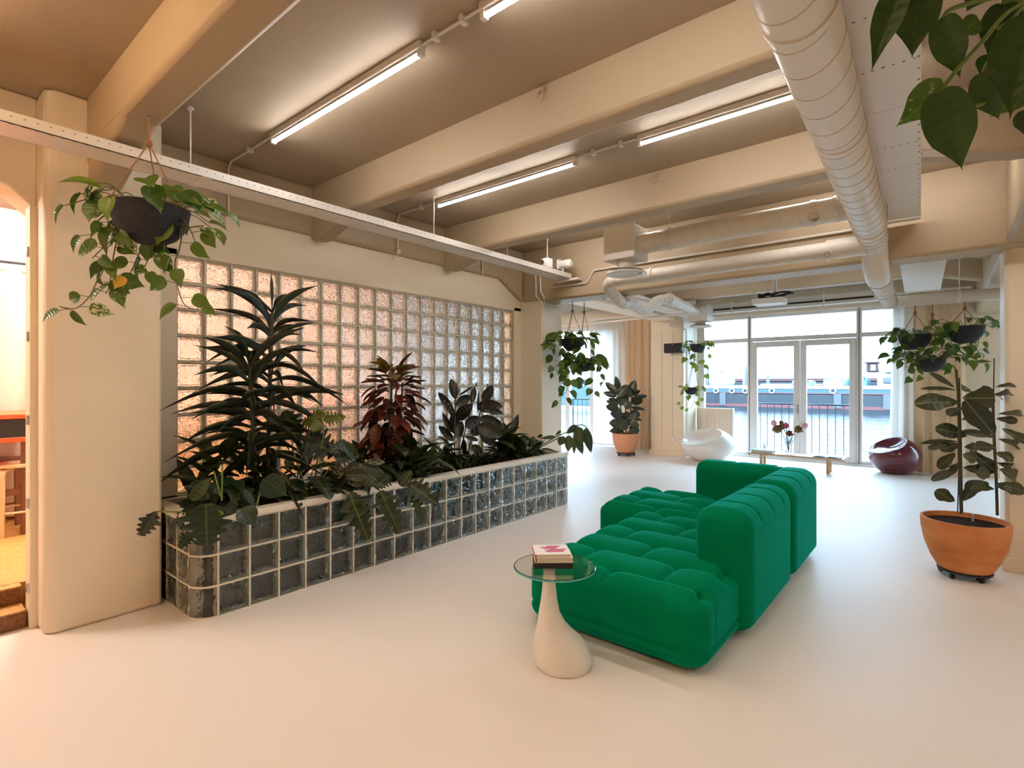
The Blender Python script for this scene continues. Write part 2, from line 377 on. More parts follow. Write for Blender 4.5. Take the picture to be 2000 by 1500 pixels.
# ---------------------------------------------------------------- glass block wall
def block_mesh(name, mg, mbnd, h=.0945, dep=.04):
    # hollow block: two bevelled glass plates on a painted edge band
    m = MB(); nm = []
    def ringbox(prof):
        vs = []
        for hh, d in prof:
            for a, b in ((-1,-1),(1,-1),(1,1),(-1,1)): vs.append((d, a*hh, b*hh))
        n = len(prof); fs = [(i*4+k, (i+1)*4+k, (i+1)*4+(k+1) % 4, i*4+(k+1) % 4) for i in range(n-1) for k in range(4)]
        return vs, fs, n
    for sg in (1, -1):
        prof = [(h-.001, (dep-.013)*sg), (h-.001, (dep-.006)*sg), (h-.007, dep*sg), (h-.020, dep*sg), (h-.024, (dep-.004)*sg)]
        vs, fs, n = ringbox(prof); fs += [((n-1)*4+3, (n-1)*4+2, (n-1)*4+1, (n-1)*4), (0,1,2,3)]
        if sg > 0: fs = [tuple(reversed(f)) for f in fs]
        m.add(vs, fs); nm += [0]*len(fs)
    d = dep-.0135
    vs, fs, n = ringbox([(h, -d), (h, d), (h-.010, d), (h-.010, -d), (h, -d)])
    m.add(vs, [tuple(reversed(f)) for f in fs]); nm += [1]*len(fs)
    me = m.mesh(name, smooth=False); me.materials.append(mg); me.materials.append(mbnd)
    me.polygons.foreach_set('material_index', nm); return me
GB = block_mesh('glass_block', M['gblock'], M['band'])
GBP = block_mesh('glass_block_planter', M['gblock_p'], M['band_p'])
Y0, Z0, PIT = 1.465, .655, .2
win1 = thing('window_1', 'wall of clear wavy glass blocks behind the planter', 'glass wall', (XG-.05, 1.465, .655), kind='structure')
XB = XG - .055
jm = MB()
for i in range(21): jm.box(XB-.038, Y0+i*PIT-.0055, Z0, XB+.039, Y0+i*PIT+.0055, Z0+9*PIT)
for j in range(10): jm.box(XB-.037, Y0, Z0+j*PIT-.0055, XB+.038, Y0+20*PIT, Z0+j*PIT+.0055)
put('joint_grid', jm, M['mortar_wall'], win1, smooth=False)
for j in range(9):
    for i in range(20):
        inst('glass_block', GB, Matrix.Translation((XB, Y0+(i+.5)*PIT, Z0+(j+.5)*PIT)), win1)

# ---------------------------------------------------------------- planter
XP = -3.60
pl = thing('planter', 'long low planter built of glass blocks with a white cap', 'planter', (-4.0, 3.4, 0))
PY0, PY1, RC = 1.42, 5.42, .13
jm = MB(); xb = XP-.041
for i in range(21): jm.box(xb-.038, PY0+i*PIT-.005, 0, xb+.0385, PY0+i*PIT+.005, .61)
for j in range(4): jm.box(xb-.037, PY0, max(0, j*PIT-.005), xb+.0375, PY1, j*PIT+.005)
xs = [XP-RC-i*PIT for i in range(4)]
for yy, sg in ((PY0-RC+.041, -1), (PY1+RC-.041, 1)):
    for x in xs: jm.box(x-.005, yy-.038, 0, x+.005, yy+.038, .61)
    for j in range(4): jm.box(xs[-1], yy-.037, max(0, j*PIT-.005), xs[0], yy+.037, j*PIT+.005)
    # horizontal joints around the rounded corner
    cy = PY0 if sg < 0 else PY1
    for j in range(4):
        z = max(.004, j*PIT); arc = []
        for k in range(9):
            a = k/8*math.pi/2; arc.append((XP-RC+math.cos(a)*(RC-.003), cy+sg*math.sin(a)*(RC-.003), z))
        jm.tube(arc, .006, 6)
put('joint_grid', jm, M['mortar'], pl, smooth=False)
for j in range(3):
    for i in range(20):
        inst('glass_block', GBP, Matrix.Translation((xb, PY0+(i+.5)*PIT, (j+.5)*PIT)), pl)
    for yy in (PY0-RC+.041, PY1+RC-.041):
        for i in range(3):
            inst('glass_block', GBP, Matrix.Translation((xs[0]-(i+.5)*PIT, yy, (j+.5)*PIT)) @ Matrix.Rotation(R(90), 4, 'Z'), pl)
# rounded corner blocks
for cy, sg in ((PY0, -1), (PY1, 1)):
    for j in range(3):
        m = MB(); n = 10
        vs = []; z0, z1 = j*PIT+.006, (j+1)*PIT-.006
        for k in range(n+1):
            a = .045 + k/n*(math.pi/2-.09); ca, sa = math.cos(a), math.sin(a)
            for rr, zz in ((RC-.004, z0+.006), (RC, z0+.016), (RC, z1-.016), (RC-.004, z1-.006), (RC-.08, z1-.006), (RC-.08, z0+.006)):
                vs.append((XP-RC+ca*rr, cy+sg*sa*rr, zz))
        fs = [(k*6+i, k*6+(i+1) % 6, (k+1)*6+(i+1) % 6, (k+1)*6+i) for k in range(n) for i in range(6)] + [(5,4,3,2,1,0), tuple(n*6+i for i in range(6))]
        if sg > 0: fs = [tuple(reversed(f)) for f in fs]
        put('corner_block', m.add(vs, fs), M['gblock_p'], pl)
# cap: ring of ledge strips with rounded corners
def ring(x0, y0, x1, y1, r, n=8):
    out = []
    for cx, cy, a0 in ((x1-r, y1-r, 0), (x0+.001, y1-.001, 90), (x0+.001, y0+.001, 180), (x1-r, y0+r, 270)):
        rr = r if cx == x1-r else .001
        for k in range(n+1):
            a = R(a0+90*k/n); out.append((cx+rr*math.cos(a), cy+rr*math.sin(a)))
    return out
o_ = ring(-4.447, PY0-RC-.008, XP+.008, PY1+RC+.008, RC+.008); i_ = ring(-4.40, PY0-RC+.085, XP-.085, PY1+RC-.085, RC-.085)
n = len(o_); vs = [(x,y,.603) for x,y in o_]+[(x,y,.645) for x,y in o_]+[(x,y,.603) for x,y in i_]+[(x,y,.645) for x,y in i_]
fs = []
for k in range(n):
    a, b = k, (k+1) % n
    fs += [(a,b,n+b,n+a), (n+a,n+b,3*n+b,3*n+a), (3*n+a,3*n+b,2*n+b,2*n+a), (2*n+a,2*n+b,b,a)]
put('cap', MB().add(vs, fs), M['cap'], pl, bevel=.004)
put('liner', MB().box(-4.44, PY0-RC+.087, .005, XP-.09, PY1+RC-.087, .5), M['liner'], pl)
def soilf(u, v):
    x = -4.43+u*(-.10+.001+4.43+XP); y = PY0-RC+.09+v*(4.0+2*RC-.18)
    return (x, y, .545+.02*noise.noise(Vector((x*6, y*6, 0))))
put('soil', MB().grid(soilf, 14, 80), M['soil'], pl)

# ---------------------------------------------------------------- windows on the water side
def pane_box(name, x0, x1, z0, z1, parent, y=YW+.1):
    put(name, MB().box(x0, y-.004, z0, x1, y+.004, z1), M['pane'], parent, smooth=False)
FY0, FY1 = YW+.04, YW+.15
w2 = thing('window_2', 'wide white framed window front facing the water', 'window', (-2.3, YW+.1, 0), kind='structure')
mb = MB().box(-4.08, FY0, 0, -3.985, FY1, 2.86).box(-.72, FY0, 0, -.61, FY1, 2.86).box(-4.06, FY0+.003, 2.79, -.62, FY1, 2.87).box(-3.115, FY0, 0, -3.035, FY1, 2.86).box(-1.255, FY0, 0, -1.165, FY1, 2.86)
FH = FY0+.003
mb.box(-4.0, FH, 2.32, -3.1, FY1, 2.40).box(-3.05, FH, 2.32, -1.24, FY1, 2.40).box(-1.18, FH, 2.32, -.7, FY1, 2.40)
mb.box(-4.0, FH, .001, -3.1, FY1, .09).box(-1.18, FH, .001, -.7, FY1, .09)
put('window_frame', mb, M['winframe'], w2, bevel=.008)
for x in (-3.075, -1.21): put('gasket', MB().box(x-.006, FY0-.003, .02, x+.006, FY0+.004, 2.84), M['gasket'], w2)
for x0, x1, z0, z1 in ((-3.985,-3.115,.09,2.32), (-3.985,-3.115,2.40,2.79), (-3.035,-1.255,2.40,2.79), (-1.165,-.72,.09,2.32), (-1.165,-.72,2.40,2.79)):
    pane_box('pane', x0, x1, z0, z1, w2)
put('sill', MB().box(-4.06, YW-.02, 0, -.62, YW+.05, .03), M['winframe'], w2, bevel=.006)
for k, (x0, x1) in enumerate(((-3.035, -2.165), (-2.155, -1.255))):
    d = thing('door_%d' % (k+2), ['white glazed door leaf on the radiator side of the double door', 'white glazed door leaf on the curtain side of the double door'][k], 'door', ((x0+x1)/2, YW+.1, 0), kind='structure')
    a, b = FY0-.01, FY1-.03
    mb = MB().box(x0, a, .02, x0+.105, b, 2.31).box(x1-.105, a, .02, x1, b, 2.31).box(x0+.1055, a+.002, .02, x1-.1055, b, .15).box(x0+.1055, a+.002, 2.2, x1-.1055, b, 2.31)
    put('door_frame', mb, M['winframe'], d, bevel=.008)
    pane_box('pane', x0+.105, x1-.105, .15, 2.2, d)
    if k == 0:
        h = MB().tube([(x1-.03, a-.0, 1.02), (x1-.03, a-.055, 1.02), (x1-.16, a-.055, 1.02)], .011, 8)
        h.box(x1-.05, a-.008, .9, x1-.012, a, 1.08); put('handle', h, M['steel'], d)
w3 = thing('window_3', 'white framed window beyond the pillar with a balcony railing behind it', 'window', (-7.6, YW+.1, 0), kind='structure')
mb = MB()
for x0, x1 in ((-9.2,-9.1), (-8.3,-8.2), (-7.52,-7.40), (-6.80,-6.70), (-6.12,-6.02)): mb.box(x0, FY0, 0, x1, FY1, 2.86)
mb.box(-9.2, FH, 2.78, -6.02, FY1-.002, 2.875).box(-9.2, FH, .001, -6.02, FY1-.002, .09)
put('window_frame', mb, M['winframe'], w3, bevel=.008)
for x0, x1 in ((-9.1,-8.3), (-8.2,-7.52), (-7.40,-6.80), (-6.70,-6.12)): pane_box('pane', x0, x1, .09, 2.78, w3)

w4 = thing('window_4', 'white framed window beyond the column', 'window', (2.1, YW+.1, 0), kind='structure')  # unseen window, added to bring more daylight onto the floor
mb = MB()
for x0, x1 in ((.95,1.05), (2.1,2.2), (3.3,3.4)): mb.box(x0, FY0, 0, x1, FY1, 2.86)
mb.box(.95, FH, 2.78, 3.4, FY1-.002, 2.875).box(.95, FH, .001, 3.4, FY1-.002, .09)
put('window_frame', mb, M['winframe'], w4, bevel=.008)
for x0, x1 in ((1.05,2.1), (2.2,3.3)): pane_box('pane', x0, x1, .09, 2.78, w4)

# ---------------------------------------------------------------- outside: railings, water, barges
M['iron'] = mat('painted_iron', (.035,.05,.075), .5)
def railing(x0, x1, label):
    t = thing('balcony_railing', label, 'railing', ((x0+x1)/2, 11.62, 0))
    put('top_rail', MB().box(x0, 11.6, 1.055, x1, 11.64, 1.085), M['iron'], t, bevel=.004)
    put('bottom_rail', MB().box(x0, 11.605, .08, x1, 11.635, .1), M['iron'], t)
    for x in (x0+.01, x1-.01): put('post', MB().box(x-.012, 11.608, -.021, x+.012, 11.632, 1.056), M['iron'], t)
    k = int((x1-x0)/.127)
    for i in range(k+1):
        x = x0+.02+i*(x1-x0-.04)/k; put('bar', MB().tube([(x, 11.62, .09), (x, 11.62, 1.06)], .008, 6), M['iron'], t)
railing(-3.1, -1.2, 'dark iron balcony railing outside the double glass door')
railing(-7.5, -6.0, 'dark iron balcony railing outside the curtained window')
tag(put('balcony_slab', MB().box(XL, 11.56, -.25, XR, 11.72, -.02), mat('concrete', (.5,.5,.5), .8), None), 'grey concrete balcony edge under the railings', 'slab', None, 'structure')
mw, nt, N, L, b = new_mat('harbour_water')
setp(b, Base_Color=(.01,.016,.02,1), Roughness=.12); setp(b, Specular_IOR_Level=.2)
tc = N.new('ShaderNodeTexCoord'); mp = N.new('ShaderNodeMapping'); mp.inputs['Scale'].default_value = (.22, .9, 1); L.new(tc.outputs['Object'], mp.inputs[0])
nz = N.new('ShaderNodeTexNoise'); nz.inputs['Scale'].default_value = 1.6; nz.inputs['Detail'].default_value = 6; L.new(mp.outputs[0], nz.inputs['Vector'])
bp = N.new('ShaderNodeBump'); bp.inputs['Strength'].default_value = .8; bp.inputs['Distance'].default_value = .25; L.new(nz.outputs['Fac'], bp.inputs['Height']); L.new(bp.outputs[0], b.inputs['Normal'])
struct('water', MB().box(-220, 11.75, -1.6, 160, 260, -1.3), mw, 'rippled grey blue harbour water', 'water')
BC = dict(dark=(.012,.016,.021), teal=(.032,.068,.078), red=(.11,.03,.03), white=(.24,.245,.25), blue=(.008,.06,.10), brown=(.03,.006,.006), grey=(.06,.068,.076))
for k_, c_ in BC.items(): M['boat_'+k_] = mat('boat_'+k_, c_, .5, var=.05, vs=.3)
YBT = 58.0
def bz(v, u=1550): return ony(u, v, YBT).z
bar = thing('barge', 'long black and turquoise barge with a white rail moored across the water', 'boat', (-14, YBT, -1.3))
X0b, X1b = -75, 32
put('hull', MB().box(X0b, YBT, -1.5, X1b, YBT+6, bz(768)), M['boat_dark'], bar, bevel=.2)
put('waterline_stripe', MB().box(X0b, YBT-.04, bz(797), X1b, YBT+.1, bz(791)), M['boat_red'], bar)
put('hull_band', MB().box(X0b, YBT-.05, bz(768), X1b, YBT+6, bz(760)), M['boat_teal'], bar)
put('band_stripe', MB().box(X0b, YBT-.08, bz(769), X1b, YBT+.1, bz(767.2)), M['boat_red'], bar)
put('rail', MB().box(X0b, YBT-.1, bz(760), X1b, YBT+.3, bz(753)), M['boat_white'], bar, bevel=.05)
for u in (1399, 1430, 1456, 1508, 1627):
    q = ony(u, 763, YBT); m = MB().lathe([(.30,0),(.30,.12),(.17,.12)], (0,0,0), 14)
    m.v = [(q.x+x, YBT-.02-z, q.z+y) for x,y,z in m.v]; put('porthole_rim', m, M['boat_white'], bar)
    m = MB().lathe([(.17,0),(.17,.14)], (0,0,0), 12); m.v = [(q.x+x, YBT-.02-z, q.z+y) for x,y,z in m.v]; put('porthole', m, M['boat_dark'], bar)
put('deck_hatch', MB().box(ony(1480,747,YBT).x, YBT+1, bz(753), ony(1600,747,YBT).x, YBT+4, bz(750)), M['boat_white'], bar, bevel=.1)
for u in (1412, 1636, 1733):
    q = ony(u, 770, YBT); put('fender_rib', MB().box(q.x-.3, YBT-.12, bz(795), q.x+.3, YBT+.1, bz(769)), M['boat_grey'], bar)
xa, xb_ = ony(1695,747,YBT).x, ony(1800,747,YBT).x
cb = put('cabin', MB().box(xa+.6, YBT+1, bz(756), xb_, YBT+4, bz(729)), M['boat_white'], bar, bevel=.15)
put('cabin_window', MB().box(ony(1723,747,YBT).x, YBT+.9, bz(749), ony(1745,747,YBT).x, YBT+1.1, bz(737)), M['boat_grey'], cb, bevel=.1)
put('cabin_roof', MB().prism([(YBT+.8,bz(729)),(YBT+1.4,bz(721)),(YBT+3.6,bz(721)),(YBT+4.2,bz(729))], 'x', ony(1726,747,YBT).x, xb_), M['boat_blue'], bar)
wh = put('wheelhouse', MB().box(ony(1688,747,YBT).x, YBT+1.5, bz(728), ony(1712,747,YBT).x, YBT+3.5, bz(711)), M['boat_brown'], bar, bevel=.06)
put('wheelhouse_window', MB().box(ony(1697,747,YBT).x, YBT+1.4, bz(725), ony(1707,747,YBT).x, YBT+1.6, bz(714)), M['boat_white'], wh)
put('wheelhouse_roof', MB().box(ony(1684,747,YBT).x, YBT+1.3, bz(711), ony(1714,747,YBT).x, YBT+3.7, bz(709)), M['boat_brown'], wh)
def tarp(u0, u1, v0, v1, name='tarpaulin'):
    a, b2 = ony(u0, v1, YBT+1), ony(u1, v0, YBT+1)
    def f(u, v):
        t = math.pi*v; w = .9+.1*math.sin(u*23)
        end = min(1, 8*u, 8*(1-u))**.5
        return (a.x+(b2.x-a.x)*u, YBT+1.6-1.1*math.cos(t)*end, a.z+(b2.z-a.z)*math.sin(t)*w*(.55+.45*end)*(1-.25*u)+.0)
    return put(name, MB().grid(f, 30, 12), M['boat_blue'], bar)
tarp(1606, 1664, 729, 755); tarp(1668, 1698, 731, 755)
tarp(1546, 1560, 741, 755, 'covered_drum'); tarp(1577, 1590, 741, 755, 'covered_drum')
m = MB().ball(ony(1628, 750, YBT+.6), .9, .6, .5, 14, 8); put('white_bundle', m, M['boat_white'], bar)
m = MB(); c = ony(1410, 745, YBT+1)
m.ball(c, 1.4, .8, .9, 14, 8).tube([ony(1398,752,YBT+1), ony(1404,733,YBT+1), ony(1418,737,YBT+1), ony(1436,734,YBT+1)], .16, 6)
m.tube([ony(1400,733,YBT+1), ony(1412,756,YBT+.6)], .14, 6); put('winch', m, M['boat_white'], bar)
for u, v0, v1 in ((1383,719,752),(1454,640,752),(1457,715,752),(1500,731,753),(1410,722,745)):
    put('mast', MB().tube([ony(u,v1,YBT+2), ony(u,v0,YBT+2)], [.22,.12], 6), M['boat_grey' if v0 > 700 else 'boat_white'], bar)
bar2 = thing('barge', 'low red and grey barge lying behind the turquoise one', 'boat', (-14, 70, -1.3))
z70 = lambda v: ony(1550, v, 70).z
put('hull', MB().box(-85, 70, -1.5, 22, 76, z70(744)), M['boat_dark'], bar2, bevel=.2)
put('side_stripe', MB().box(-85, 69.9, z70(744), 22, 70.5, z70(741)), M['boat_red'], bar2)
put('coaming', MB().box(-85, 70.6, z70(741), 22, 75, z70(738)), M['boat_grey'], bar2, bevel=.1)
jt = thing('pontoon', 'pale floating pontoon seen through the curtained window', 'pontoon', (-26, 45, -1.3))
put('deck', MB().box(-40, 44, -1.4, -22, 46, -.9), M['boat_white'], jt, bevel=.05)
put('hull_side', MB().box(-40, 47, -1.4, -20, 52, 1.2), M['boat_teal'], jt, bevel=.1)

# ---------------------------------------------------------------- curtains
def curtain(name, x0, x1, y, z0, z1, pitch, amp, m, label, ph=0.0, taper=0.0, group=None):
    t = thing(name, label, 'curtain', ((x0+x1)/2, y, z0), group)
    n = max(8, int((x1-x0)/pitch*12))
    def f(u, v):
        x = x0+(x1-x0)*u + taper*(1-v)*(1-u)
        w = math.sin(2*math.pi*(x1-x0)/pitch*u+ph) + .35*math.sin(2*math.pi*(x1-x0)/pitch*1.73*u+1+ph)
        return (x, y+amp*w*(.65+.35*(1-v)), z0+(z1-z0)*v)
    put('fabric', MB().grid(f, n, 10), M[m], t, ang=180)
    put('heading_tape', MB().box(x0, y-.012, z1-.05, x1, y+.012, z1+.005), M[m], t)
    return t
curtain('sheer_curtain', -6.55, -5.72, 11.08, .05, 2.96, .16, .030, 'sheer', 'sheer white curtain behind the potted rubber plant', 1)
curtain('curtain', -5.70, -4.88, 10.98, .03, 2.98, .17, .045, 'curtain', 'cream curtain drawn back against the panelled pillar', 2)
curtain('sheer_curtain', -.70, -.40, 11.06, .03, 2.93, .14, .03, 'sheer', 'sheer white curtain at the edge of the wide window', .4, -.06)
curtain('curtain', -.42, .24, 10.98, .02, 2.98, .16, .05, 'curtain', 'cream curtain gathered behind the burgundy chair', .2)
rt = thing('curtain_rail', 'white curtain rail above the gathered cream curtain', 'rail', (-.1, 11.0, 3.0)); put('track', MB().box(-.75, 10.96, 2.985, .3, 11.04, 3.01), M['white'], rt); put('end_stop', MB().box(.29, 10.95, 2.98, .31, 11.05, 3.02), M['white'], rt)
rt = thing('curtain_rail', 'white curtain rail above the sheer curtain and pillar', 'rail', (-5.7, 11.0, 3.0)); put('track', MB().box(-6.6, 10.95, 2.985, -4.85, 11.1, 3.01), M['white'], rt); put('end_stop', MB().box(-6.62, 10.94, 2.98, -6.6, 11.11, 3.02), M['white'], rt)
sc = thing('screen_cassette', 'long cream blind cassette with a dark slot above the window', 'blind', (-2.2, 10.95, 2.95))
put('housing', MB().box(-3.75, 10.9, 2.90, -.70, 11.05, 3.09), M['whitemetal'], sc, bevel=.01)
put('slot', MB().box(-3.74, 10.893, 2.955, -.78, 10.905, 2.985), M['black'], sc)
put('end_plate', MB().box(-.70, 10.88, 2.885, -.66, 11.06, 3.10), M['white'], sc, bevel=.004)
for x in (-3.3, -1.7): put('bracket', MB().box(x-.012, 10.89, 2.87, x+.012, 10.905, 3.12), M['white'], sc)
ra = thing('radiator', 'tall cream ribbed panel radiator behind the white chair', 'radiator', (-3.7, 11.1, 0))
put('panel', MB().box(-4.07, 11.09, .1, -3.34, 11.15, .97), M['radiator'], ra, bevel=.008)
for i in range(18): put('rib', MB().box(-4.05+i*.04, 11.08, .13, -4.035+i*.04, 11.095, .94), M['radiator'], ra, bevel=.004)
put('side_cover', MB().box(-3.345, 11.075, .1, -3.325, 11.17, .975), M['white'], ra, bevel=.004)
# ---------------------------------------------------------------- tube lights
def tube_light(x0, x1, y, z, spec, label, group, up=1):
    (c, s) = spec
    key = 'tube_%s' % (c,)
    if key not in M: M[key] = emit('lit_tube_%d' % len(M), c, s)
    t = thing('tube_light', label, 'light', ((x0+x1)/2, y, ZC), group)
    put('housing', MB().box(x0, y-.022, z+.018, x1, y+.022, ZC), M['whitemetal'], t, bevel=.004)
    def half(a0, a1, r=.015, n=10):
        vs = []
        for x in (x0+.03, x1-.03):
            for k in range(n+1):
                a = R(a0+(a1-a0)*k/n); vs.append((x, y+r*math.cos(a), z+r*math.sin(a)))
        return MB().add(vs, [(k, k+1, n+2+k, n+1+k) for k in range(n)]+[tuple(range(n,-1,-1)), tuple(range(n+1,2*n+2))])
    put('tube', half(180-up, 360+up), M[key], t); 
    if up < 80: put('tube_back', half(up+1, 179-up, .0148), M['white'], t)
    for x in (x0, x1-.028): put('end_cap', MB().box(x, y-.018, z-.018, x+.028, y+.018, z+.022), M['white'], t, bevel=.003)
g = 'tube lights on the ceiling'
ZT = 3.19
tube_light(-3.66, -2.07, 1.80, ZT, TUBE_COOL, 'long lit tube light nearest the hanging basket', g)
tube_light(-1.66, -.07, 1.80, ZT, TUBE_COOL, 'lit tube light cut off by the top of the picture', g)
tube_light(-3.77, -2.20, 3.46, ZT, TUBE_COOL, 'lit tube light above the far half of the glass planter', g)
tube_light(-1.69, -.10, 3.46, ZT, TUBE_COOL, 'lit tube light that disappears behind the big spiral duct', g)
for y, x0, sp, lb in ((.12,-3.6,TUBE_WARM_ADDED,'warm tube light in the doorway bay by the wall'), (.12,-1.6,TUBE_WARM_ADDED,'warm tube light in the doorway bay over the viewpoint'),
                      (-1.5,-3.6,TUBE_WARM_ADDED,'warm tube light in the rear bay by the wall'), (-1.5,-1.6,TUBE_WARM_ADDED,'warm tube light in the rear bay, middle'),
                      (1.8,1.2,TUBE_COOL,'tube light beyond the edge beam, near row'), (-1.5,1.2,TUBE_WARM_ADDED,'tube light beyond the edge beam, rear row'),
                      (5.1,1.2,TUBE_COOL,'tube light beyond the column'), (3.46,1.2,TUBE_COOL,'tube light beyond the edge beam, far row')):
    tube_light(x0, x0+1.58, y, ZT, sp, lb, g, 90 if sp is TUBE_WARM_ADDED else 1)  # tubes out of view, added to light the near part of the room
for y, lb in ((-1.0,'warm tube light over the raised room, nearest the steps'), (1.1,'warm tube light over the red table'), (3.1,'warm tube light in the raised room behind the glass blocks')):
    tube_light(-6.75, -5.2, y, ZT, TUBE_PEACH_ADDED, lb, 'tube lights in the raised room')  # unseen tubes added to brighten the room behind the blocks
for y, x0, lb in ((6.7,-3.6,'tube light hidden behind the main beam, wall side'), (6.7,-1.7,'tube light hidden behind the main beam, duct side'), (8.28,-3.6,'tube light hidden behind the second far beam, wall side'), (8.28,-1.7,'tube light hidden behind the second far beam, duct side'), (8.28,-7.6,'tube light in the far corner beyond the pillar')):
    tube_light(x0, x0+1.58, y, ZT, TUBE_FAR_ADDED, lb, g)  # unseen tubes added to brighten the far bays
for x0, lb in ((-3.77,'tube light hidden behind the beam before the duct branches, wall side'), (-1.25,'tube light hidden behind the beam before the duct branches, duct side')):
    tube_light(x0, x0+1.58, 4.93, ZT, TUBE_COOL, lb, g)
# conduits and clips between the lights
def conduit(pts, label, r=.008, clips=(), m='whitemetal'):
    t = thing('conduit', label, 'conduit', pts[0])
    put('pipe', MB().tube(pts, r, 6), M[m], t)
    for c in clips: put('clip', MB().obox(c, (.014,0,0), (0,.022,0), (0,0,.02)), M['whitemetal'], t, bevel=.003)
zc = ZC-.02
conduit([(-2.07,1.8,zc),(-1.66,1.8,zc)], 'thin conduit joining the two lights of the near row', clips=((-1.97,1.8,zc),(-1.78,1.8,zc)))
conduit([(-2.2,3.46,zc),(-1.69,3.46,zc)], 'thin conduit joining the two lights of the far row', clips=((-2.05,3.46,zc),(-1.82,3.46,zc)))
conduit([(-3.66,1.8,zc),(-4.33,1.8,zc),(-4.37,1.8,zc-.05),(-4.37,1.8,2.80)], 'thin conduit from the near light down the edge beam', clips=((-4.0,1.8,zc),(-4.36,1.8,3.05)))
conduit([(-3.77,3.46,zc),(-4.33,3.46,zc),(-4.37,3.46,zc-.05),(-4.37,3.46,2.80)], 'thin conduit from the far light down the edge beam', clips=((-4.0,3.46,zc),(-4.36,3.46,2.85)))
conduit([(-4.37,4.75,3.2),(-4.37,4.75,2.80)], 'short conduit on the edge beam near the far pillar')
conduit([(-2.9,5.57,2.86),(-1.5,5.57,2.86),(-.62,5.57,2.86)], 'thin conduit along the main beam between the duct branches', r=.012)
conduit([(-3.95,5.58,2.72),(-3.4,5.58,2.72),(-3.3,5.58,2.86),(-2.95,5.58,2.86)], 'bent conduit on the main beam by the tray end', r=.010)
p0 = ony(1046,545,5.58)
conduit([ony(1046,538,5.585), ony(1047,578,5.585), ony(1054,586,5.585), (-4.085,5.62,2.5), (-4.085,6.0,2.5)], 'thin pipe from the tray down to the far pillar', r=.011)
conduit([ony(1055,538,5.585), ony(1056,570,5.585), ony(1062,580,5.585), (-4.08,5.64,2.54), (-4.08,6.02,2.54)], 'second thin pipe from the tray down to the far pillar', r=.011)
conduit([ony(1098,637,8.6), ony(1200,627,8.6), ony(1345,612,8.6)], 'long thin pipe crossing under the ceiling near the curtained window', r=.016)
conduit([ony(1308,590,10.2), ony(1308,637,10.3), ony(1340,644,10.3), ony(1341,690,10.38), ony(1341,885,10.38)], 'bent thin pipe running down beside the panelled pillar', r=.018)
conduit([onz(1798,300,2.9), onz(2040,296,2.9)], 'pair of thin white pipes from tray to edge beam', r=.02)
# ceiling eyes
for u, v, y, lb in ((1057,187,2.5,'small ceiling hook ring on the beam between the lights'), (1280,351,4.13,'small ceiling hook ring on the beam before the duct branches')):
    q = ony(u, v, y); m = MB(); m.tube([q+Vector((.022*math.cos(a), -.012, .03*math.sin(a))) for a in [k*2*math.pi/12 for k in range(13)]], .005, 6, False).box(q.x-.02, q.y-.004, q.z+.026, q.x+.02, q.y+.02, q.z+.05)
    tag(put('hook_ring', m, M['beam'], None, origin=q), lb, 'hook')

# ---------------------------------------------------------------- cable trays
def perforated(name, mb, parent, m): return put(name, mb, m, parent, bevel=.003)
ct = thing('cable_tray', 'long white perforated cable tray hung along the glass wall', 'cable tray', (-3.7, 2.5, 2.79))
TX0, TX1, TZ0, TZ1, TY0, TY1 = -3.815, -3.60, 2.79, 2.85, -1.2, 5.55
put('tray_bottom', MB().box(TX0, TY0, TZ0, TX1, TY1, TZ0+.004), M['whitemetal'], ct)
for x in (TX0, TX1-.004): put('tray_side', MB().box(x, TY0, TZ0, x+.004, TY1, TZ1), M['whitemetal'], ct)
M['hole'] = mat('tray_hole', (.30,.24,.18), .8)
holes = MB()
y = TY0+.05
while y < TY1:
    holes.box(TX1-.001, y-.004, 2.825, TX1+.0006, y+.004, 2.831); holes.box(TX1-.010, y-.009, TZ0-.0006, TX1-.005, y+.009, TZ0+.001); y += .05
o = put('slots', holes, M['hole'], ct, smooth=False); o['kind'] = 'stuff'
for y in (1.30, 3.37, 4.45, 5.2):
    rod = MB().tube([(-3.72, y, 2.80), (-3.72, y, ZC)], .005, 6); rod.lathe([(.02,0),(.02,.012)], (-3.72, y, ZC-.012), 10); put('hanger_rod', rod, M['whitemetal'], ct)
for y in (-.1, 1.35, 3.3): put('joint_plate', MB().box(TX0-.002, y-.03, TZ0-.003, TX1+.002, y+.03, TZ0), M['whitemetal'], ct)
put('end_bracket', MB().box(TX0-.02, 5.5, TZ0-.03, TX1+.12, 5.6, TZ0-.002), M['whitemetal'], ct, bevel=.004)
# wide tray beside the duct
WD = Vector((-.0297, 1, 0)).normalized(); WX = Vector((WD.y, -WD.x, 0))
def wp(p, y, z): return Vector((p-.0297*y, y, z))
wt = thing('cable_tray', 'wide white perforated cable tray beside the big spiral duct', 'cable tray', (-.3, 3, 2.86))
for a, b in ((-1.2, 1.25), (1.26, 3.22), (3.23, 5.45)):
    m = MB().obox(wp(-.24, (a+b)/2, 2.862), WX*.24, WD*((b-a)/2), (0,0,.003)); put('tray_panel', m, M['whitemetal'], wt)
for s in (-1, 1): put('tray_side', MB().obox(wp(-.24+s*.24, 2.1, 2.885), WX*.003, WD*3.35, (0,0,.025)), M['whitemetal'], wt)
m = MB()
for y in (2.36, 2.78, 3.75, 4.15):
    for k in range(6): m.obox(wp(-.20+k*.036, y, 2.8585), WX*.005, WD*.004, (0,0,.0008))
for k in range(60): m.obox(wp(-.006, -.9+k*.105, 2.8585), WX*.004, WD*.008, (0,0,.0008))
o = put('slots', m, M['hole'], wt, smooth=False); o['kind'] = 'stuff'
put('end_lip', MB().obox(wp(-.24, 5.47, 2.87), WX*.24, WD*.01, (0,0,.03)), M['whitemetal'], wt)
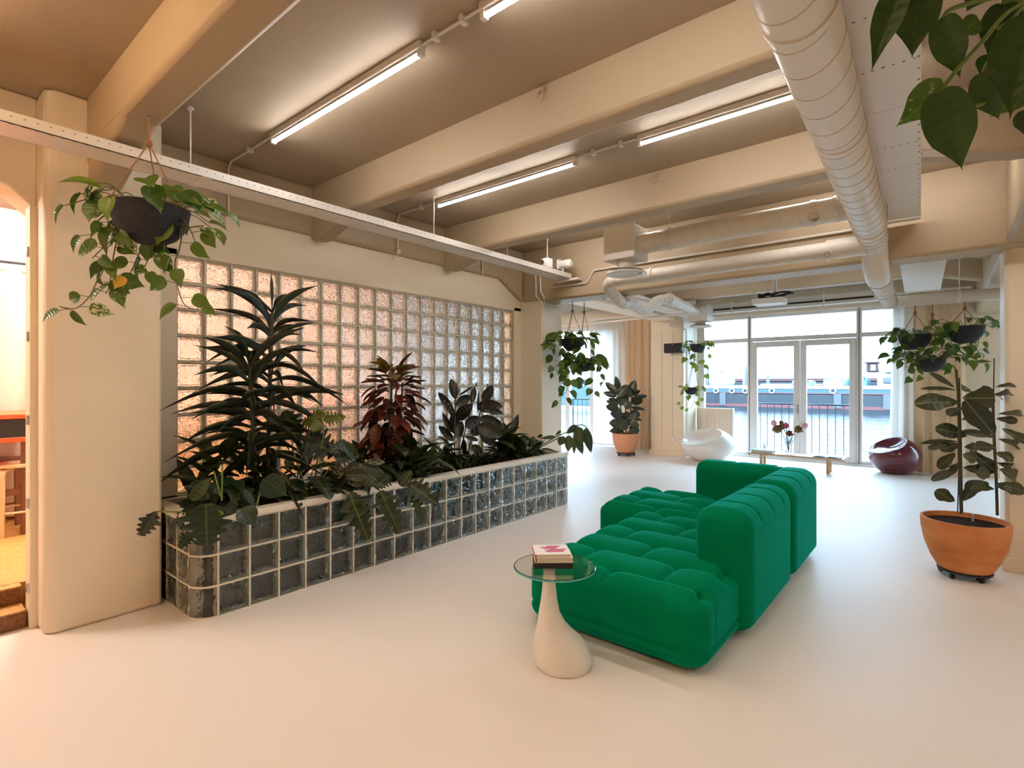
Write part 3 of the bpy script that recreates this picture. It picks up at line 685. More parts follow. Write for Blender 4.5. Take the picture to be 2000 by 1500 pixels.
for y in (.6, 2.9, 4.9): put('hanger_rod', MB().tube([wp(-.02, y, 2.88), wp(-.02, y, ZC)], .005, 6), M['steel'], wt)
fw = thing('cable_tray', 'wide white cable tray continuing behind the main beam', 'cable tray', (-.1, 7, 2.85))
put('tray_panel', MB().obox(wp(.02, 7.7, 2.80), WX*.2, WD*1.75, (0,0,.004)), M['whitemetal'], fw)
put('end_lip', MB().obox(wp(.02, 9.45, 2.82), WX*.2, WD*.01, (0,0,.03)), M['whitemetal'], fw)
for y in (6.6, 8.8): put('hanger_rod', MB().tube([wp(.2, y, 2.81), wp(.2, y, ZC)], .006, 6), M['whitemetal'], fw)
ft = thing('cable_tray', 'white cable tray beside the far duct run above the speaker', 'cable tray', (-3.55, 8.2, 2.72))
put('tray_panel', MB().box(-3.78, 6.3, 2.70, -3.42, 10.3, 2.705), M['whitemetal'], ft)
for x in (-3.78, -3.425): put('tray_side', MB().box(x, 6.3, 2.70, x+.005, 10.3, 2.76), M['whitemetal'], ft)
for y in (7.0, 8.6, 10.0): put('hanger_rod', MB().tube([(-3.6, y, 2.7), (-3.6, y, ZC)], .005, 6), M['whitemetal'], ft)

# ---------------------------------------------------------------- spiral ducts
def helix(mb, a, b, r, pitch, rr=.0035, seg=22):
    a, b = Vector(a), Vector(b); d = b-a; T = d.normalized(); N = T.orthogonal().normalized(); B = T.cross(N)
    n = max(2, int(d.length/pitch*seg)); pts = []
    for i in range(n+1):
        t = 2*math.pi*i/seg; pts.append(a + d*(i/n) + (N*math.cos(t)+B*math.sin(t))*(r+.0005))
    return mb.tube(pts, rr, 4)
def duct(parent, a, b, r, pitch, n=32, name='duct_pipe', rr=.0035):
    o = put(name, MB().tube([a, b], r, n), M['duct'], parent, ang=50)
    if pitch: put('spiral_seam', helix(MB(), a, b, r, pitch, rr), M['seam'], o)
    return o
def collar(parent, c, d, r, w=.03, m='duct', ex=.006):
    d = Vector(d).normalized()*w/2; c = Vector(c); return put('collar', MB().tube([c-d, c+d], r+ex, 32), M[m], parent, ang=50)
md = None
md = thing('spiral_duct', 'big white spiral ventilation duct running overhead towards the windows', 'duct', (-.4, 3, 2.73))
zd = 2.734
duct(md, wp(-.317, -1.3, zd), wp(-.317, 3.02, zd), .112, .19, rr=.0028)
duct(md, wp(-.317, 3.04, zd), wp(-.317, 4.98, zd), .108, .16, rr=.0028)
duct(md, wp(-.317, 5.0, zd), wp(-.317, 5.42, zd-.02), .104, .1)
for y in (1.95, 3.03, 4.99): collar(md, wp(-.317, y, zd), WD, .113, .035)
P = [wp(-.317, 5.40, zd-.02), wp(-.317, 5.52, zd-.07), wp(-.315, 5.64, zd-.17), wp(-.31, 5.78, zd-.245), wp(-.305, 5.95, zd-.275)]
put('elbow', MB().tube(curve(P, 4), .098, 28), M['duct'], md, ang=60)
zf = 2.455
duct(md, wp(-.303, 5.93, zf), wp(-.30, 6.7, zf), .092, .1)
duct(md, wp(-.30, 6.7, zf), wp(-.295, 7.72, zf), .082, .07, rr=.0025)
for y in (5.93, 6.7): collar(md, wp(-.302, y, zf), WD, .094, .03)
put('end_cap', MB().tube([wp(-.295, 7.7, zf), wp(-.295, 7.735, zf)], .084, 28), M['duct'], md)
for y in (1.95, 4.9): put('hanger_rod', MB().tube([wp(-.317+.12, y, zd+.02), wp(-.317+.12, y, ZC)], .004, 6), M['steel'], md)
cp = thing('pipe', 'plain white pipe leaving the duct end above the hanging plants', 'pipe', (0, 7.74, 2.45))
put('pipe_body', MB().tube([(-.45, 7.79, 2.46), (2.2, 7.72, 2.46)], .066, 24), M['duct'], cp, ang=50)
put('ring_clamp', MB().tube([(.1, 7.775, 2.46), (.13, 7.775, 2.46)], .070, 24), M['white'], cp)
put('hanger_rod', MB().tube([(.115, 7.78, 2.52), (.115, 7.78, ZC)], .006, 6), M['white'], cp)
# branch with square box and round diffuser
b1 = thing('branch_duct', 'cream branch duct ending in a square box with round diffuser', 'duct', (-1.5, 4.8, 2.85))
duct(b1, (-2.32, 4.8, 2.855), (-.54, 4.8, 2.855), .096, .135, rr=.0014)
for x in (-2.02, -.82, -.66): collar(b1, (x, 4.8, 2.855), (1,0,0), .097, .03)
bx_ = put('plenum_box', MB().box(-2.64, 4.65, 2.71, -2.31, 4.96, 3.03), M['duct'], b1, bevel=.004)
put('neck', MB().lathe([(.085,2.60),(.085,2.72)], (-2.47, 4.80, 0), 28), M['duct'], b1)
def diffuser(parent, c, r):
    x, y, z = c
    d = put('diffuser', MB().lathe([(r*.96,z+.02),(r,z+.008),(r*.97,z),(r*.8,z+.012),(r*.78,z+.03)], (x,y,0), 36, cap0=False, cap1=False), M['white'], parent)
    put('diffuser_cone', MB().lathe([(r*.80,z+.028),(r*.62,z+.022),(r*.6,z+.008),(r*.42,z+.004),(r*.36,z+.012),(.01,z+.02)], (x,y,0), 36, cap0=False), M['whitemetal'], d)
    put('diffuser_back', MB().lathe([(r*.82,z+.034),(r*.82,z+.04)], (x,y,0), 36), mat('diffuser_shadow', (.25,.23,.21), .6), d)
diffuser(b1, (-2.47, 4.80, 2.575), .2)
put('hanger_rod', MB().tube([(-2.40, 4.85, 3.02), (-2.40, 4.85, ZC)], .004, 6), M['steel'], b1)
put('hanger_rod', MB().tube([(-2.02, 4.8, 2.95), (-2.02, 4.8, ZC)], .003, 6), M['whitemetal'], b1)
def damper(parent, c, r, name='damper_port'):
    # round port on the camera-side of a duct, pointing to -y and down
    d = Vector((.12, -.86, -.5)).normalized(); c = Vector(c); a = c+d*(r-.012); X = Vector((1,0,0)); Yv = d.cross(X).normalized()
    m = MB(); rr = r*.42
    o = put(name, m.tube([a, a+d*.03], rr, 24, False).tube([a+d*.03+(X*math.cos(t)+Yv*math.sin(t))*rr for t in [k*2*math.pi/24 for k in range(25)]], .006, 8, False), M['duct'], parent)
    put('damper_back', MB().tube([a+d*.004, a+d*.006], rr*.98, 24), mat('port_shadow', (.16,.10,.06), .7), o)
    put('damper_blade', MB().obox(a+d*.014, X*rr*.95, Yv*.012, d*.004), M['duct'], o)
q = ony(1586, 406, 4.72); damper(b1, (q.x, 4.8, 2.855), .096)
b2 = thing('branch_duct', 'slimmer cream branch duct bending under the main beam', 'duct', (-1.7, 5.35, 2.65))
duct(b2, (-.52, 5.36, 2.665), (-.80, 5.36, 2.665), .085, 0)
duct(b2, (-.78, 5.36, 2.665), (-2.78, 5.36, 2.655), .072, .15, rr=.0012)
for x in (-.80, -2.45): collar(b2, (x, 5.36, 2.66), (1,0,0), .074 if x < -1 else .084, .03)
q2, q3, q4, q5 = ony(1225,590,6.15), ony(1262,606,6.75), ony(1283,588,7.05), ony(1306,583,7.25)
P = [(-2.76,5.36,2.655), (-2.92,5.37,2.652), (-3.02,5.44,2.62), (-3.04,5.58,2.55), (-3.03,5.8,2.47), q2]
put('elbow', MB().tube(curve(P, 5), .071, 26), M['duct'], b2, ang=60)
pp = curve([q2, q2.lerp(q3,.5), q3-Vector((0,.08,0)), q3.lerp(q4,.45)+Vector((0,0,-.01)), q4, q5], 4)
def seam_rings(parent, pts, r, every):
    acc = 0; m = MB()
    for i in range(1, len(pts)-1):
        acc += (pts[i]-pts[i-1]).length
        if acc > every:
            acc = 0; d = (pts[i+1]-pts[i-1]).normalized()*.0025; m.tube([pts[i]-d, pts[i]+d], r+.0016, 26)
    put('seam_ring', m, M['seam'], parent)
seam_rings(b2, curve(P, 12), .071, .085)
seam_rings(b2, curve([q2, q2.lerp(q3,.5), q3-Vector((0,.08,0)), q3.lerp(q4,.45)+Vector((0,0,-.01)), q4, q5], 10), .071, .085)
el = put('elbow', MB().tube(pp, .071, 26), M['duct'], b2, ang=60)
qe = ony(1362, 611, 9.35)
duct(b2, q5, qe, .075, .1, rr=.003); collar(b2, q5, qe-q5, .076, .03); collar(b2, q5+(qe-q5)*.06, qe-q5, .076, .02)
q = ony(1613, 478, 5.29); damper(b2, (q.x, 5.36, 2.66), .072)
pb = qe+Vector((0,.16,0))
put('plenum_box', MB().box(pb.x-.17, pb.y-.16, pb.z-.15, pb.x+.17, pb.y+.16, pb.z+.15), M['duct'], b2, bevel=.005)
put('neck', MB().lathe([(.09,pb.z-.22),(.09,pb.z-.14)], (pb.x, pb.y, 0), 24), M['duct'], b2)
diffuser(b2, (pb.x, pb.y, pb.z-.245), .2)
put('hanger_rod', MB().tube([pb+Vector((0,0,.1)), Vector((pb.x,pb.y,ZC))], .004, 6), M['steel'], b2)
# projector
pj = thing('projector', 'white ceiling projector with a tangle of black cables on top', 'projector', (-1.9, 8.0, 2.66))
q = ony(1501, 588, 8.0)
put('body', MB().box(q.x-.2, 7.9, q.z-.045, q.x+.2, 8.2, q.z+.035), M['whitemetal'], pj, bevel=.012)
put('mount_pole', MB().tube([(q.x+.07, 8.05, q.z+.03), (q.x+.07, 8.05, ZC)], .028, 12), M['white'], pj)
random.seed(3)
for k in range(5):
    pts = [Vector((q.x-.12+.1*i+random.uniform(-.03,.03), 7.93+random.uniform(0,.1), q.z+.06+random.uniform(-.02,.05))) for i in range(5)]
    put('cable', MB().tube(curve(pts, 4), .012, 6), M['blackmat'], pj)
put('wire', MB().tube(curve([(q.x-.25, 8.0, ZC), (q.x-.24, 8.0, 2.9), (q.x-.16, 8.0, q.z+.05)], 6), .004, 5), M['whitemetal'], pj)
# devices at the tray end
ds = thing('sensor_box', 'small white sensor box clipped on the tray end', 'sensor', ony(1067,515,5.0))
q = ony(1067, 514, 5.1)
put('body', MB().box(q.x-.04, 5.06, q.z-.06, q.x+.055, 5.16, q.z+.055), M['white'], ds, bevel=.012); put('clamp', MB().box(q.x-.05, 5.08, q.z-.10, q.x+.03, 5.14, q.z-.05), M['steel'], ds, bevel=.003); put('lens', MB().box(q.x-.03, 5.052, q.z-.01, q.x-.01, 5.062, q.z+.03), M['black'], ds)
dp = thing('spotlight', 'white cylindrical spotlight standing on the tray end', 'spotlight', ony(1103,517,5.4))
q = ony(1103, 516, 5.42)
put('head', MB().tube([(q.x-.06,5.42,q.z),(q.x+.03,5.42,q.z),(q.x+.08,5.42,q.z),(q.x+.10,5.42,q.z)], [.045,.052,.048,.03], 18), M['white'], dp); put('gear_box', MB().box(q.x-.095, 5.38, q.z-.055, q.x-.05, 5.46, q.z+.06), M['white'], dp, bevel=.006); put('stem', MB().tube([(q.x-.03,5.42,q.z-.05),(q.x-.03,5.42,q.z-.12)], .012, 8), M['white'], dp)
sp = thing('loudspeaker', 'black rectangular loudspeaker mounted high by the panelled pillar', 'speaker', (-3.9, 9.9, 2.1))
q = ony(1316.5, 680, 10.2)
put('cabinet', MB().box(q.x-.19, 10.14, q.z-.095, q.x+.19, 10.3, q.z+.095), M['black'], sp, bevel=.012); put('grille', MB().box(q.x-.18, 10.132, q.z-.085, q.x+.18, 10.142, q.z+.085), M['blackmat'], sp, bevel=.004)
put('wall_arm', MB().tube([(q.x-.02, 10.28, q.z), (q.x-.12, 10.43, q.z)], .014, 8), M['black'], sp); put('badge', MB().box(q.x-.006, 10.128, q.z+.06, q.x+.006, 10.133, q.z+.085), M['steel'], sp)

# ---------------------------------------------------------------- sofa
def soft_box(x0, x1, y0, y1, z0, z1, r, step, disp=None, rb=None):
    def axis(a, b):
        n = max(6, int(round((b-a)/step))); return [a+(b-a)*i/n for i in range(n+1)]
    X, Y, Z = axis(x0,x1), axis(y0,y1), axis(z0,z1); nx, ny, nz = len(X)-1, len(Y)-1, len(Z)-1
    idx = {}; vs = []
    def vert(i, j, k):
        key = (i, j, k)
        if key in idx: return idx[key]
        p = Vector((X[i], Y[j], Z[k]))
        q = Vector((min(max(p.x, x0+r), x1-r), min(max(p.y, y0+r), y1-r), min(max(p.z, z0+(rb or r)), z1-r)))
        d = p-q; 
        if d.z < 0 and rb: d.z *= r/rb
        n = d.normalized() if d.length > 1e-9 else Vector((0,0,1))
        o = n*r
        if o.z < 0 and rb: o.z *= rb/r
        p = q+o
        if disp: p = p + n*disp(p, n)
        idx[key] = len(vs); vs.append(p); return idx[key]
    fs = []
    for i in range(nx):
        for j in range(ny):
            fs.append((vert(i,j,0), vert(i,j+1,0), vert(i+1,j+1,0), vert(i+1,j,0))); fs.append((vert(i,j,nz), vert(i+1,j,nz), vert(i+1,j+1,nz), vert(i,j+1,nz)))
    for i in range(nx):
        for k in range(nz):
            fs.append((vert(i,0,k), vert(i+1,0,k), vert(i+1,0,k+1), vert(i,0,k+1))); fs.append((vert(i,ny,k), vert(i,ny,k+1), vert(i+1,ny,k+1), vert(i+1,ny,k)))
    for j in range(ny):
        for k in range(nz):
            fs.append((vert(0,j,k), vert(0,j,k+1), vert(0,j+1,k+1), vert(0,j+1,k))); fs.append((vert(nx,j,k), vert(nx,j+1,k), vert(nx,j+1,k+1), vert(nx,j,k+1)))
    return MB().add(vs, fs)
def sat(x): return max(0.0, min(1.0, x))
def groove(d, w, depth): return -depth*math.exp(-(d/w)**2)
def frac_d(x, p): f = (x/p) % 1.0; return min(f, 1-f)*p
def quilt(X0, Y0, px, py, depth):
    def f(p, n):
        up = sat((n.z-.35)/.5)
        row = math.floor((p.y-Y0)/py); dy = frac_d(p.y-Y0, py)
        off = (row % 2)*px*.5
        dx = frac_d(p.x-X0-off, px)
        fy = sat(dy/(py*.5)); fx = sat(dx/(px*.5))
        bulge = (1-(1-fy)**3.0)**.7 * (1-(1-fx)**6)**.7
        h = -depth*(1-bulge)*up
        # button pinch at seam crossings
        t = math.hypot(min(dx, frac_d(p.x-X0-(1-row % 2)*px*.5, px)), dy)
        h += -depth*.8*math.exp(-(t/.032)**2)*up
        side = 1-sat(n.z/.5)
        h += groove(p.z-.125, .010, .014)*side
        if abs(n.y) > .6: h += groove(frac_d(p.x-X0, px), .010, .009)*side*sat((p.z-.13)/.03)
        if abs(n.x) > .6: h += groove(frac_d(p.y-Y0, py*2), .010, .008)*side*sat((p.z-.13)/.03)
        return h
    return f
sf = thing('modular_sofa', 'green quilted modular corner sofa in the middle of the floor', 'sofa', (-1.5, 3.9, 0))
put('seat', soft_box(-2.06, -.93, 2.62, 4.24, .012, .425, .13, .0135, quilt(-1.78, 2.80, .54, .29, .05), rb=.09), M['sofa'], sf, ang=180)
put('seat', soft_box(-2.50, -.98, 4.25, 5.22, .012, .425, .13, .0135, quilt(-2.22, 4.42, .54, .29, .05), rb=.09), M['sofa'], sf, ang=180)
def backseam(axis, p0, pitch):
    def f(p, n):
        c = p.y if axis == 'y' else p.x
        h = groove(frac_d(c-p0, pitch), .012, .012)*sat((n.z-.05)/.3 if n.x > .3 or axis == 'x' else (n.z+.3)/.5)
        if axis == 'y': h += groove(p.x+.945, .005, .006)*sat(n.z*2)*(1 if n.x > 0 else 0)
        return h - .012*sat(-n.z)
    return f
put('backrest', soft_box(-1.21, -.87, 3.19, 4.335, .01, .745, .125, .02, backseam('y', 3.19, .286), rb=.08), M['sofa'], sf, ang=180)
put('backrest', soft_box(-1.21, -.87, 4.345, 5.34, .01, .745, .125, .02, backseam('y', 4.345, .33), rb=.08), M['sofa'], sf, ang=180)
put('armrest', soft_box(-1.90, -1.10, 5.08, 5.36, .01, .745, .10, .02, backseam('x', -1.90, .36), rb=.08), M['sofa'], sf, ang=180)
put('connector_tag', MB().box(-.96, 3.184, .10, -.945, 3.195, .16), M['black'], sf)
for x, y in ((-1.85,2.85),(-1.15,2.85),(-1.85,4.05),(-2.38,4.4),(-2.38,5.05),(-1.0,5.1),(-1.0,4.1)): put('foot', MB().lathe([(.025,0),(.03,.03)], (x,y,0), 12), M['black'], sf)

# ---------------------------------------------------------------- side table and books
TB = at(1101, 1296, 2.82); TB.z = 0
st_ = thing('side_table', 'round glass side table on a white drop-shaped foot beside the sofa', 'table', TB)
prof = [(.02,0.0),(.145,0.0),(.152,.012),(.156,.04),(.150,.085),(.130,.135),(.100,.18),(.074,.225),(.056,.28),(.044,.34),(.036,.41),(.031,.48),(.0305,.497)]
OFF = -RIGHT*.078 
def toff(t):
    z = prof[min(len(prof)-1, int(round(t*(len(prof)-1))))][1]; k = sat(z/.30); k = k*k*(3-2*k); return OFF*k
put('foot', MB().lathe(prof, TB, 40, off=toff), M['tabletop_base'], st_, ang=60)
TN = TB+OFF
put('neck_ring', MB().lathe([(.024,.497),(.024,.512)], TN, 20), M['steel'], st_)
put('tabletop', MB().lathe([(.214,.512),(.2185,.5155),(.2185,.5205),(.214,.524)], TN+RIGHT*.03, 64), M['tableglass'], st_, ang=30)
put('glass_edge', MB().lathe([(.2183,.5135),(.2192,.516),(.2192,.520),(.2183,.5225)], TN+RIGHT*.03, 64, cap0=False, cap1=False), mat('teal_glass_edge', (.10,.42,.44), .1), st_)
M['paper'] = mat('book_pages', (.82,.74,.65), .8, var=.08, vs=150, stretch=(.02,.02,1))
M['bwhite'] = mat('book_white_cover', (.86,.82,.79), .5); M['borange'] = mat('book_orange', (.78,.20,.06), .5); M['bpink'] = mat('book_pink_print', (.55,.13,.23), .6); M['bcream'] = mat('book_cream_cover', (.80,.66,.52), .5)
def book(name, c, ang, w, d, z0, h, cover, spine, label, spine_side='x0'):
    t = thing(name, label, 'book', (c[0], c[1], z0)); ca, sa = math.cos(ang), math.sin(ang); ex, ey = Vector((ca,sa,0)), Vector((-sa,ca,0)); c = Vector((c[0], c[1], 0))
    ct = .003
    put('pages', MB().obox(c+UP*(z0+h/2)+ex*.004, ex*(w/2-.006), ey*(d/2-.004), UP*(h/2-ct)), M['paper'], t)
    put('cover', MB().obox(c+UP*(z0+h-ct/2), ex*(w/2), ey*(d/2), UP*(ct/2)), cover, t, bevel=.0008)
    put('cover', MB().obox(c+UP*(z0+ct/2), ex*(w/2), ey*(d/2), UP*(ct/2)), cover, t, bevel=.0008)
    put('spine', MB().obox(c+UP*(z0+h/2)-ex*(w/2-.001), ex*.0015, ey*(d/2), UP*(h/2)), spine, t, bevel=.0008)
    return t, c, ex, ey
zt = .525
BCt = TN + RIGHT*.018 + FWD*.02
book('book', BCt, YAW+math.pi/2, .15, .205, zt, .031, M['black'], M['black'], 'black book at the bottom of the pile on the side table')
# a black fore edge facing the viewer
book('book', BCt+RIGHT*.002, YAW+.03, .20, .16, zt+.0315, .026, M['bcream'], M['bcream'], 'cream paperback in the middle of the pile on the side table')
t, c, ex, ey = book('book', BCt-RIGHT*.006, YAW+.05, .19, .165, zt+.058, .02, M['bwhite'], M['borange'], 'white book with pink bars on its cover, topmost on the side table')
zz = zt+.0783
for k, (a, b) in enumerate(((-.02,.052),(-.055,.04),(-.04,.03),(-.012,.08),(-.035,.07),(-.028,.062))):
    put('pink_bar', MB().obox(c+UP*zz+ex*((a+b)/2)+ey*(.052-k*.018), ex*((b-a)/2), ey*.0085, UP*.0003), M['bpink'], t)

# ---------------------------------------------------------------- seats by the window
def shell(c, rx, ry, rz, nrm, cut, depth, m, nu=56, nv=40, flat=.08):
    nrm = Vector(nrm).normalized()
    def fn(p):
        q = Vector((p.x/rx, p.y/ry, p.z/rz)); h = q.dot(nrm)-cut
        if h > 0:
            k = sat(h/.10); k = k*k*(3-2*k)
            q = q - nrm*h*(1+depth)*(.35+.65*k)
        q = Vector((q.x*rx, q.y*ry, q.z*rz))
        if q.z < -rz*(1-flat): q.z = -rz*(1-flat)
        return q
    return MB().ball(c, rx, ry, rz, nu, nv, fn)
wc = thing('lounge_chair', 'glossy white pebble shaped lounge chair by the radiator', 'chair', (-3.42, 10.0, 0))
cc = at(1382, 873, 10.15)
put('shell', shell((cc.x, cc.y, .305), .50, .47, .33, -RIGHT*.62-FWD*.30+UP, .60, .95, M['gloss_white']), M['gloss_white'], wc, ang=180); put('base_pad', MB().lathe([(.12,0),(.13,.01)], (cc.x, cc.y, 0), 24), M['white'], wc)
bc = thing('lounge_chair', 'glossy burgundy ball chair with a scooped seat by the curtain', 'chair', (-.64, 10.3, 0))
cc = onz(1748, 925, 0); cc = at(1748, 900, 8.75)
put('shell', shell((cc.x, cc.y, .285), .365, .36, .325, -RIGHT*.60-FWD*.08+UP, .66, .9, M['gloss_red'], flat=.12), M['gloss_red'], bc, ang=180); put('base_pad', MB().lathe([(.15,0),(.16,.01)], (cc.x, cc.y, 0), 24), M['gloss_red'], bc)

# bench with objects
bn = thing('bench', 'low light wood bench in front of the double door', 'bench', (-2.05, 10.1, 0))
BY = 10.08; a = ony(1464, 889, BY); b_ = ony(1651, 904, BY-.18)
BZ = .26
def bxz(u): return ony(u, 890, BY).x
put('bench_top', MB().box(-2.74, 9.93, BZ-.028, -1.27, 10.28, BZ), M['wood'], bn, bevel=.004)
for x in (-2.52, -1.5):
    for y in (9.99, 10.22): put('leg', MB().box(x-.022, y-.022, 0, x+.022, y+.022, BZ-.028), M['wood'], bn, bevel=.004)
    put('cross_rail', MB().box(x-.015, 9.99, BZ-.075, x+.015, 10.22, BZ-.03), M['wood'], bn)
M['bgreen'] = mat('green_book_cover', (.06,.36,.22), .5); M['bdgreen'] = mat('dark_green_cover', (.02,.16,.07), .5)
book('book', (-2.50, 10.06), 0, .34, .24, BZ+.001, .022, M['bdgreen'], M['bdgreen'], 'dark green book under the mint one at the bench end')
book('book', (-2.50, 10.06), .02, .33, .24, BZ+.0235, .03, M['bgreen'], M['bgreen'], 'mint green book on top of the pair at the bench end')
ob = thing('open_book', 'open book lying face up on the bench', 'book', (-1.52, 10.08, BZ))
for s in (-1, 1):
    def f(u, v, s=s): return (-1.52+s*u*.2, 9.98+v*.24, BZ+.006+.028*math.sin(min(1,u*1.25)*math.pi*.85)*(1-.3*u))
    put('pages', MB().grid(f, 10, 4), M['paper'], ob); put('cover', MB().box(-1.52+min(0,s*.205), 9.975, BZ, -1.52+max(0,s*.205), 10.225, BZ+.004), M['bdgreen'], ob)
vs_ = thing('flower_vase', 'clear glass vase of dried chrysanthemums on the bench', 'vase', (-2.08, 10.12, BZ))
vq = Vector((ony(1540, 880, 10.12).x, 10.12, 0))
put('glass', MB().lathe([(.055,BZ+.001),(.062,BZ+.02),(.066,BZ+.12),(.075,BZ+.25),(.071,BZ+.25),(.060,BZ+.12),(.054,BZ+.03),(.01,BZ+.025)], vq, 24), M['vase'], vs_)
M['mum'] = mat('dried_chrysanthemum', (.36,.22,.10), .8, var=.4, vs=50); M['mumred'] = mat('rust_chrysanthemum', (.36,.08,.05), .8, var=.4, vs=50); M['antho'] = mat('pink_spathe', (.78,.42,.56), .4); M['pinkf'] = mat('deep_pink_flower', (.55,.09,.18), .6); M['sage'] = mat('sage_leaf', (.16,.22,.16), .6)
def mum(u, v, y, r, m):
    c = ony(u, v, y); mb = MB(); random.seed(u)
    for k in range(70):
        th = random.uniform(0, 2*math.pi); ph = random.uniform(.05, 2.1); d = Vector((math.sin(ph)*math.cos(th), math.sin(ph)*math.sin(th), math.cos(ph)))
        s = d.orthogonal().normalized()*r*.16; e = d.cross(s).normalized()*r*.05
        mb.add([c+d*r*.2-s*.5, c+d*r*.7-s+e, c+d*r*1.0, c+d*r*.7+s+e, c+d*r*.2+s*.5], [(0,1,2,3,4)])
    mb.ball(c, r*.6, nu=10, nv=6); put('flower_head', mb, M[m], vs_); put('stem', MB().tube(curve([c, c.lerp(vq+UP*(BZ+.27), .6)+Vector((0,0,-.02)), vq+UP*(BZ+.05)], 5), .005, 6), M['sage'], vs_)
mum(1518, 840, 10.1, .095, 'mum'); mum(1528, 834, 10.16, .075, 'mum'); mum(1559, 840, 10.12, .085, 'mum'); mum(1542, 848, 10.05, .07, 'mumred'); mum(1526, 826, 10.2, .045, 'mum')
for u, v, du, dv, m in ((1513,833,-3,-12,'antho'), (1566,836,8,-6,'antho'), (1535,838,0,-8,'pinkf')):
    c = ony(u, v, 10.14); d = (ony(u+du, v+dv, 10.14)-c).normalized(); x = d.cross(Vector((0,-1,0))).normalized()
    def f(uu, vv, c=c, d=d, x=x): w = .05*math.sin(math.pi*min(1,vv*1.02))**.7; return c+d*(vv*.12)+x*((uu-.5)*2*w)+Vector((0,-.02*(1-(2*uu-1)**2),0))
    put('spathe', MB().grid(f, 6, 8), M[m], vs_)
    put('stem', MB().tube([c, vq+UP*(BZ+.1)], .004, 6), M['sage'], vs_)
for u, v in ((1529,812),(1568,822),(1552,822),(1547,852),(1522,852)):
    put('sprig', MB().tube(curve([vq+UP*(BZ+.15), (vq+UP*(BZ+.2)).lerp(ony(u,v,10.12),.6)+Vector((.01,0,.02)), ony(u,v,10.12)], 5), [.004]*10+[.002], 5), M['sage'], vs_)
rd = thing('reed_diffuser', 'small glass bottle with reed sticks on the green books', 'bottle', (-2.45, 10.08, BZ+.054))
q = Vector((ony(1493, 880, 10.08).x, 10.08, BZ+.0545))
put('bottle', MB().lathe([(.028,0),(.03,.01),(.03,.05),(.014,.062),(.014,.075)], q, 16), M['vase'], rd)
for k in range(5): put('reed', MB().tube([q+UP*.02, q+Vector((.03*math.cos(k*1.3), .03*math.sin(k*1.3), .17))], .002, 5), M['wooddark'], rd)

# ---------------------------------------------------------------- raised room: high table and stools
ht = thing('high_table', 'red topped high table with a black shelf in the raised room', 'table', (-6.3, .5, .21))
zt_ = onx(30, 806, -6.3).z
put('table_top', MB().box(-6.9, -1.2, zt_-.04, -6.0, .95, zt_), M['redtop'], ht, bevel=.004)
put('shelf_box', MB().box(-6.88, -1.18, zt_-.2, -6.02, .93, zt_-.045), M['black'], ht)
put('shelf_edge', MB().box(-6.9, -1.2, zt_-.235, -6.0, .95, zt_-.195), M['redtop'], ht, bevel=.004)
for x in (-6.85, -6.08):
    for y in (-1.1, .85): put('leg', MB().box(x-.03, y-.03, .21, x+.03, y+.03, zt_-.2), M['wooddark'] if y > 0 else M['birch'], ht, bevel=.004)
put('foot_rail', MB().box(-6.1, -1.1, .55, -6.06, .85, .6), M['wooddark'], ht)
def stool(c, ang, m, label, h=.6):
    t = thing('stool', label, 'stool', c, 'bent wood stools at the high table'); c = Vector(c)
    put('seat', MB().lathe([(.16,h-.03),(.175,h-.025),(.175,h-.004),(.165,h)], c, 32), m, t)
    for k in range(4):
        a = ang+k*math.pi/2; d = Vector((math.cos(a), math.sin(a), 0)); s = Vector((-d.y, d.x, 0))
        pts = [c+d*.06+UP*(h-.045), c+d*.13+UP*(h-.047), c+d*.165+UP*(h-.06), c+d*.178+UP*(h-.095), c+d*.18+UP*(h-.2), c+d*.19]
        mb = MB(); P = curve(pts, 5); vs = []
        for i, p in enumerate(P):
            T = (P[min(i+1,len(P)-1)]-P[max(i-1,0)]).normalized(); n = s.cross(T).normalized()
            for e, f_ in ((-1,-1),(1,-1),(1,1),(-1,1)): vs.append(p+s*.024*e+n*.012*f_)
        n_ = len(P); fs = [(i*4+k2, i*4+(k2+1) % 4, (i+1)*4+(k2+1) % 4, (i+1)*4+k2) for i in range(n_-1) for k2 in range(4)]+[(3,2,1,0),tuple((n_-1)*4+i for i in range(4))]
        put('leg', mb.add(vs, fs), m, t, bevel=.003)
    put('foot_ring', MB().tube([c+Vector((.18*math.cos(q), .18*math.sin(q), .2)) for q in [k*2*math.pi/24 for k in range(25)]], .009, 8, False), m, t)
q = at(32, 1035, 4.55); stool((q.x, q.y, .21), .9, M['birch'], 'pale birch bent wood stool by the doorway edge')
q = at(8, 990, 4.85); stool((q.x, q.y, .21), .4, M['wooddark'], 'dark brown bent wood stool under the red table')
sb_ = thing('sideboard', 'long wooden sideboard against the wall behind the glass blocks', 'sideboard', (-7.05, 3.0, .21))  # made-up sideboard, gives the glass blocks a brown pattern to refract
put('carcass', MB().box(-7.28, 1.2, .25, -6.84, 5.2, 1.12), M['wood'], sb_, bevel=.006)
for k in range(8): put('door', MB().box(-6.838, 1.22+k*.5, .28, -6.82, 1.69+k*.5, 1.09), M['wooddark' if k % 3 == 1 else 'wood'], sb_, bevel=.004)
put('plinth', MB().box(-7.26, 1.24, .21, -6.9, 5.16, .25), M['wooddark'], sb_)
bt = thing('high_table', 'second red topped high table behind the glass blocks', 'table', (-5.7, 3.4, .21))  # made-up table and stools, put in to show through the blocks
put('table_top', MB().box(-6.0, 2.3, 1.15, -5.4, 4.6, 1.19), M['redtop'], bt, bevel=.004)
for x in (-5.95, -5.45):
    for y in (2.36, 4.54): put('leg', MB().box(x-.03, y-.03, .21, x+.03, y+.03, 1.15), M['birch'], bt, bevel=.004)
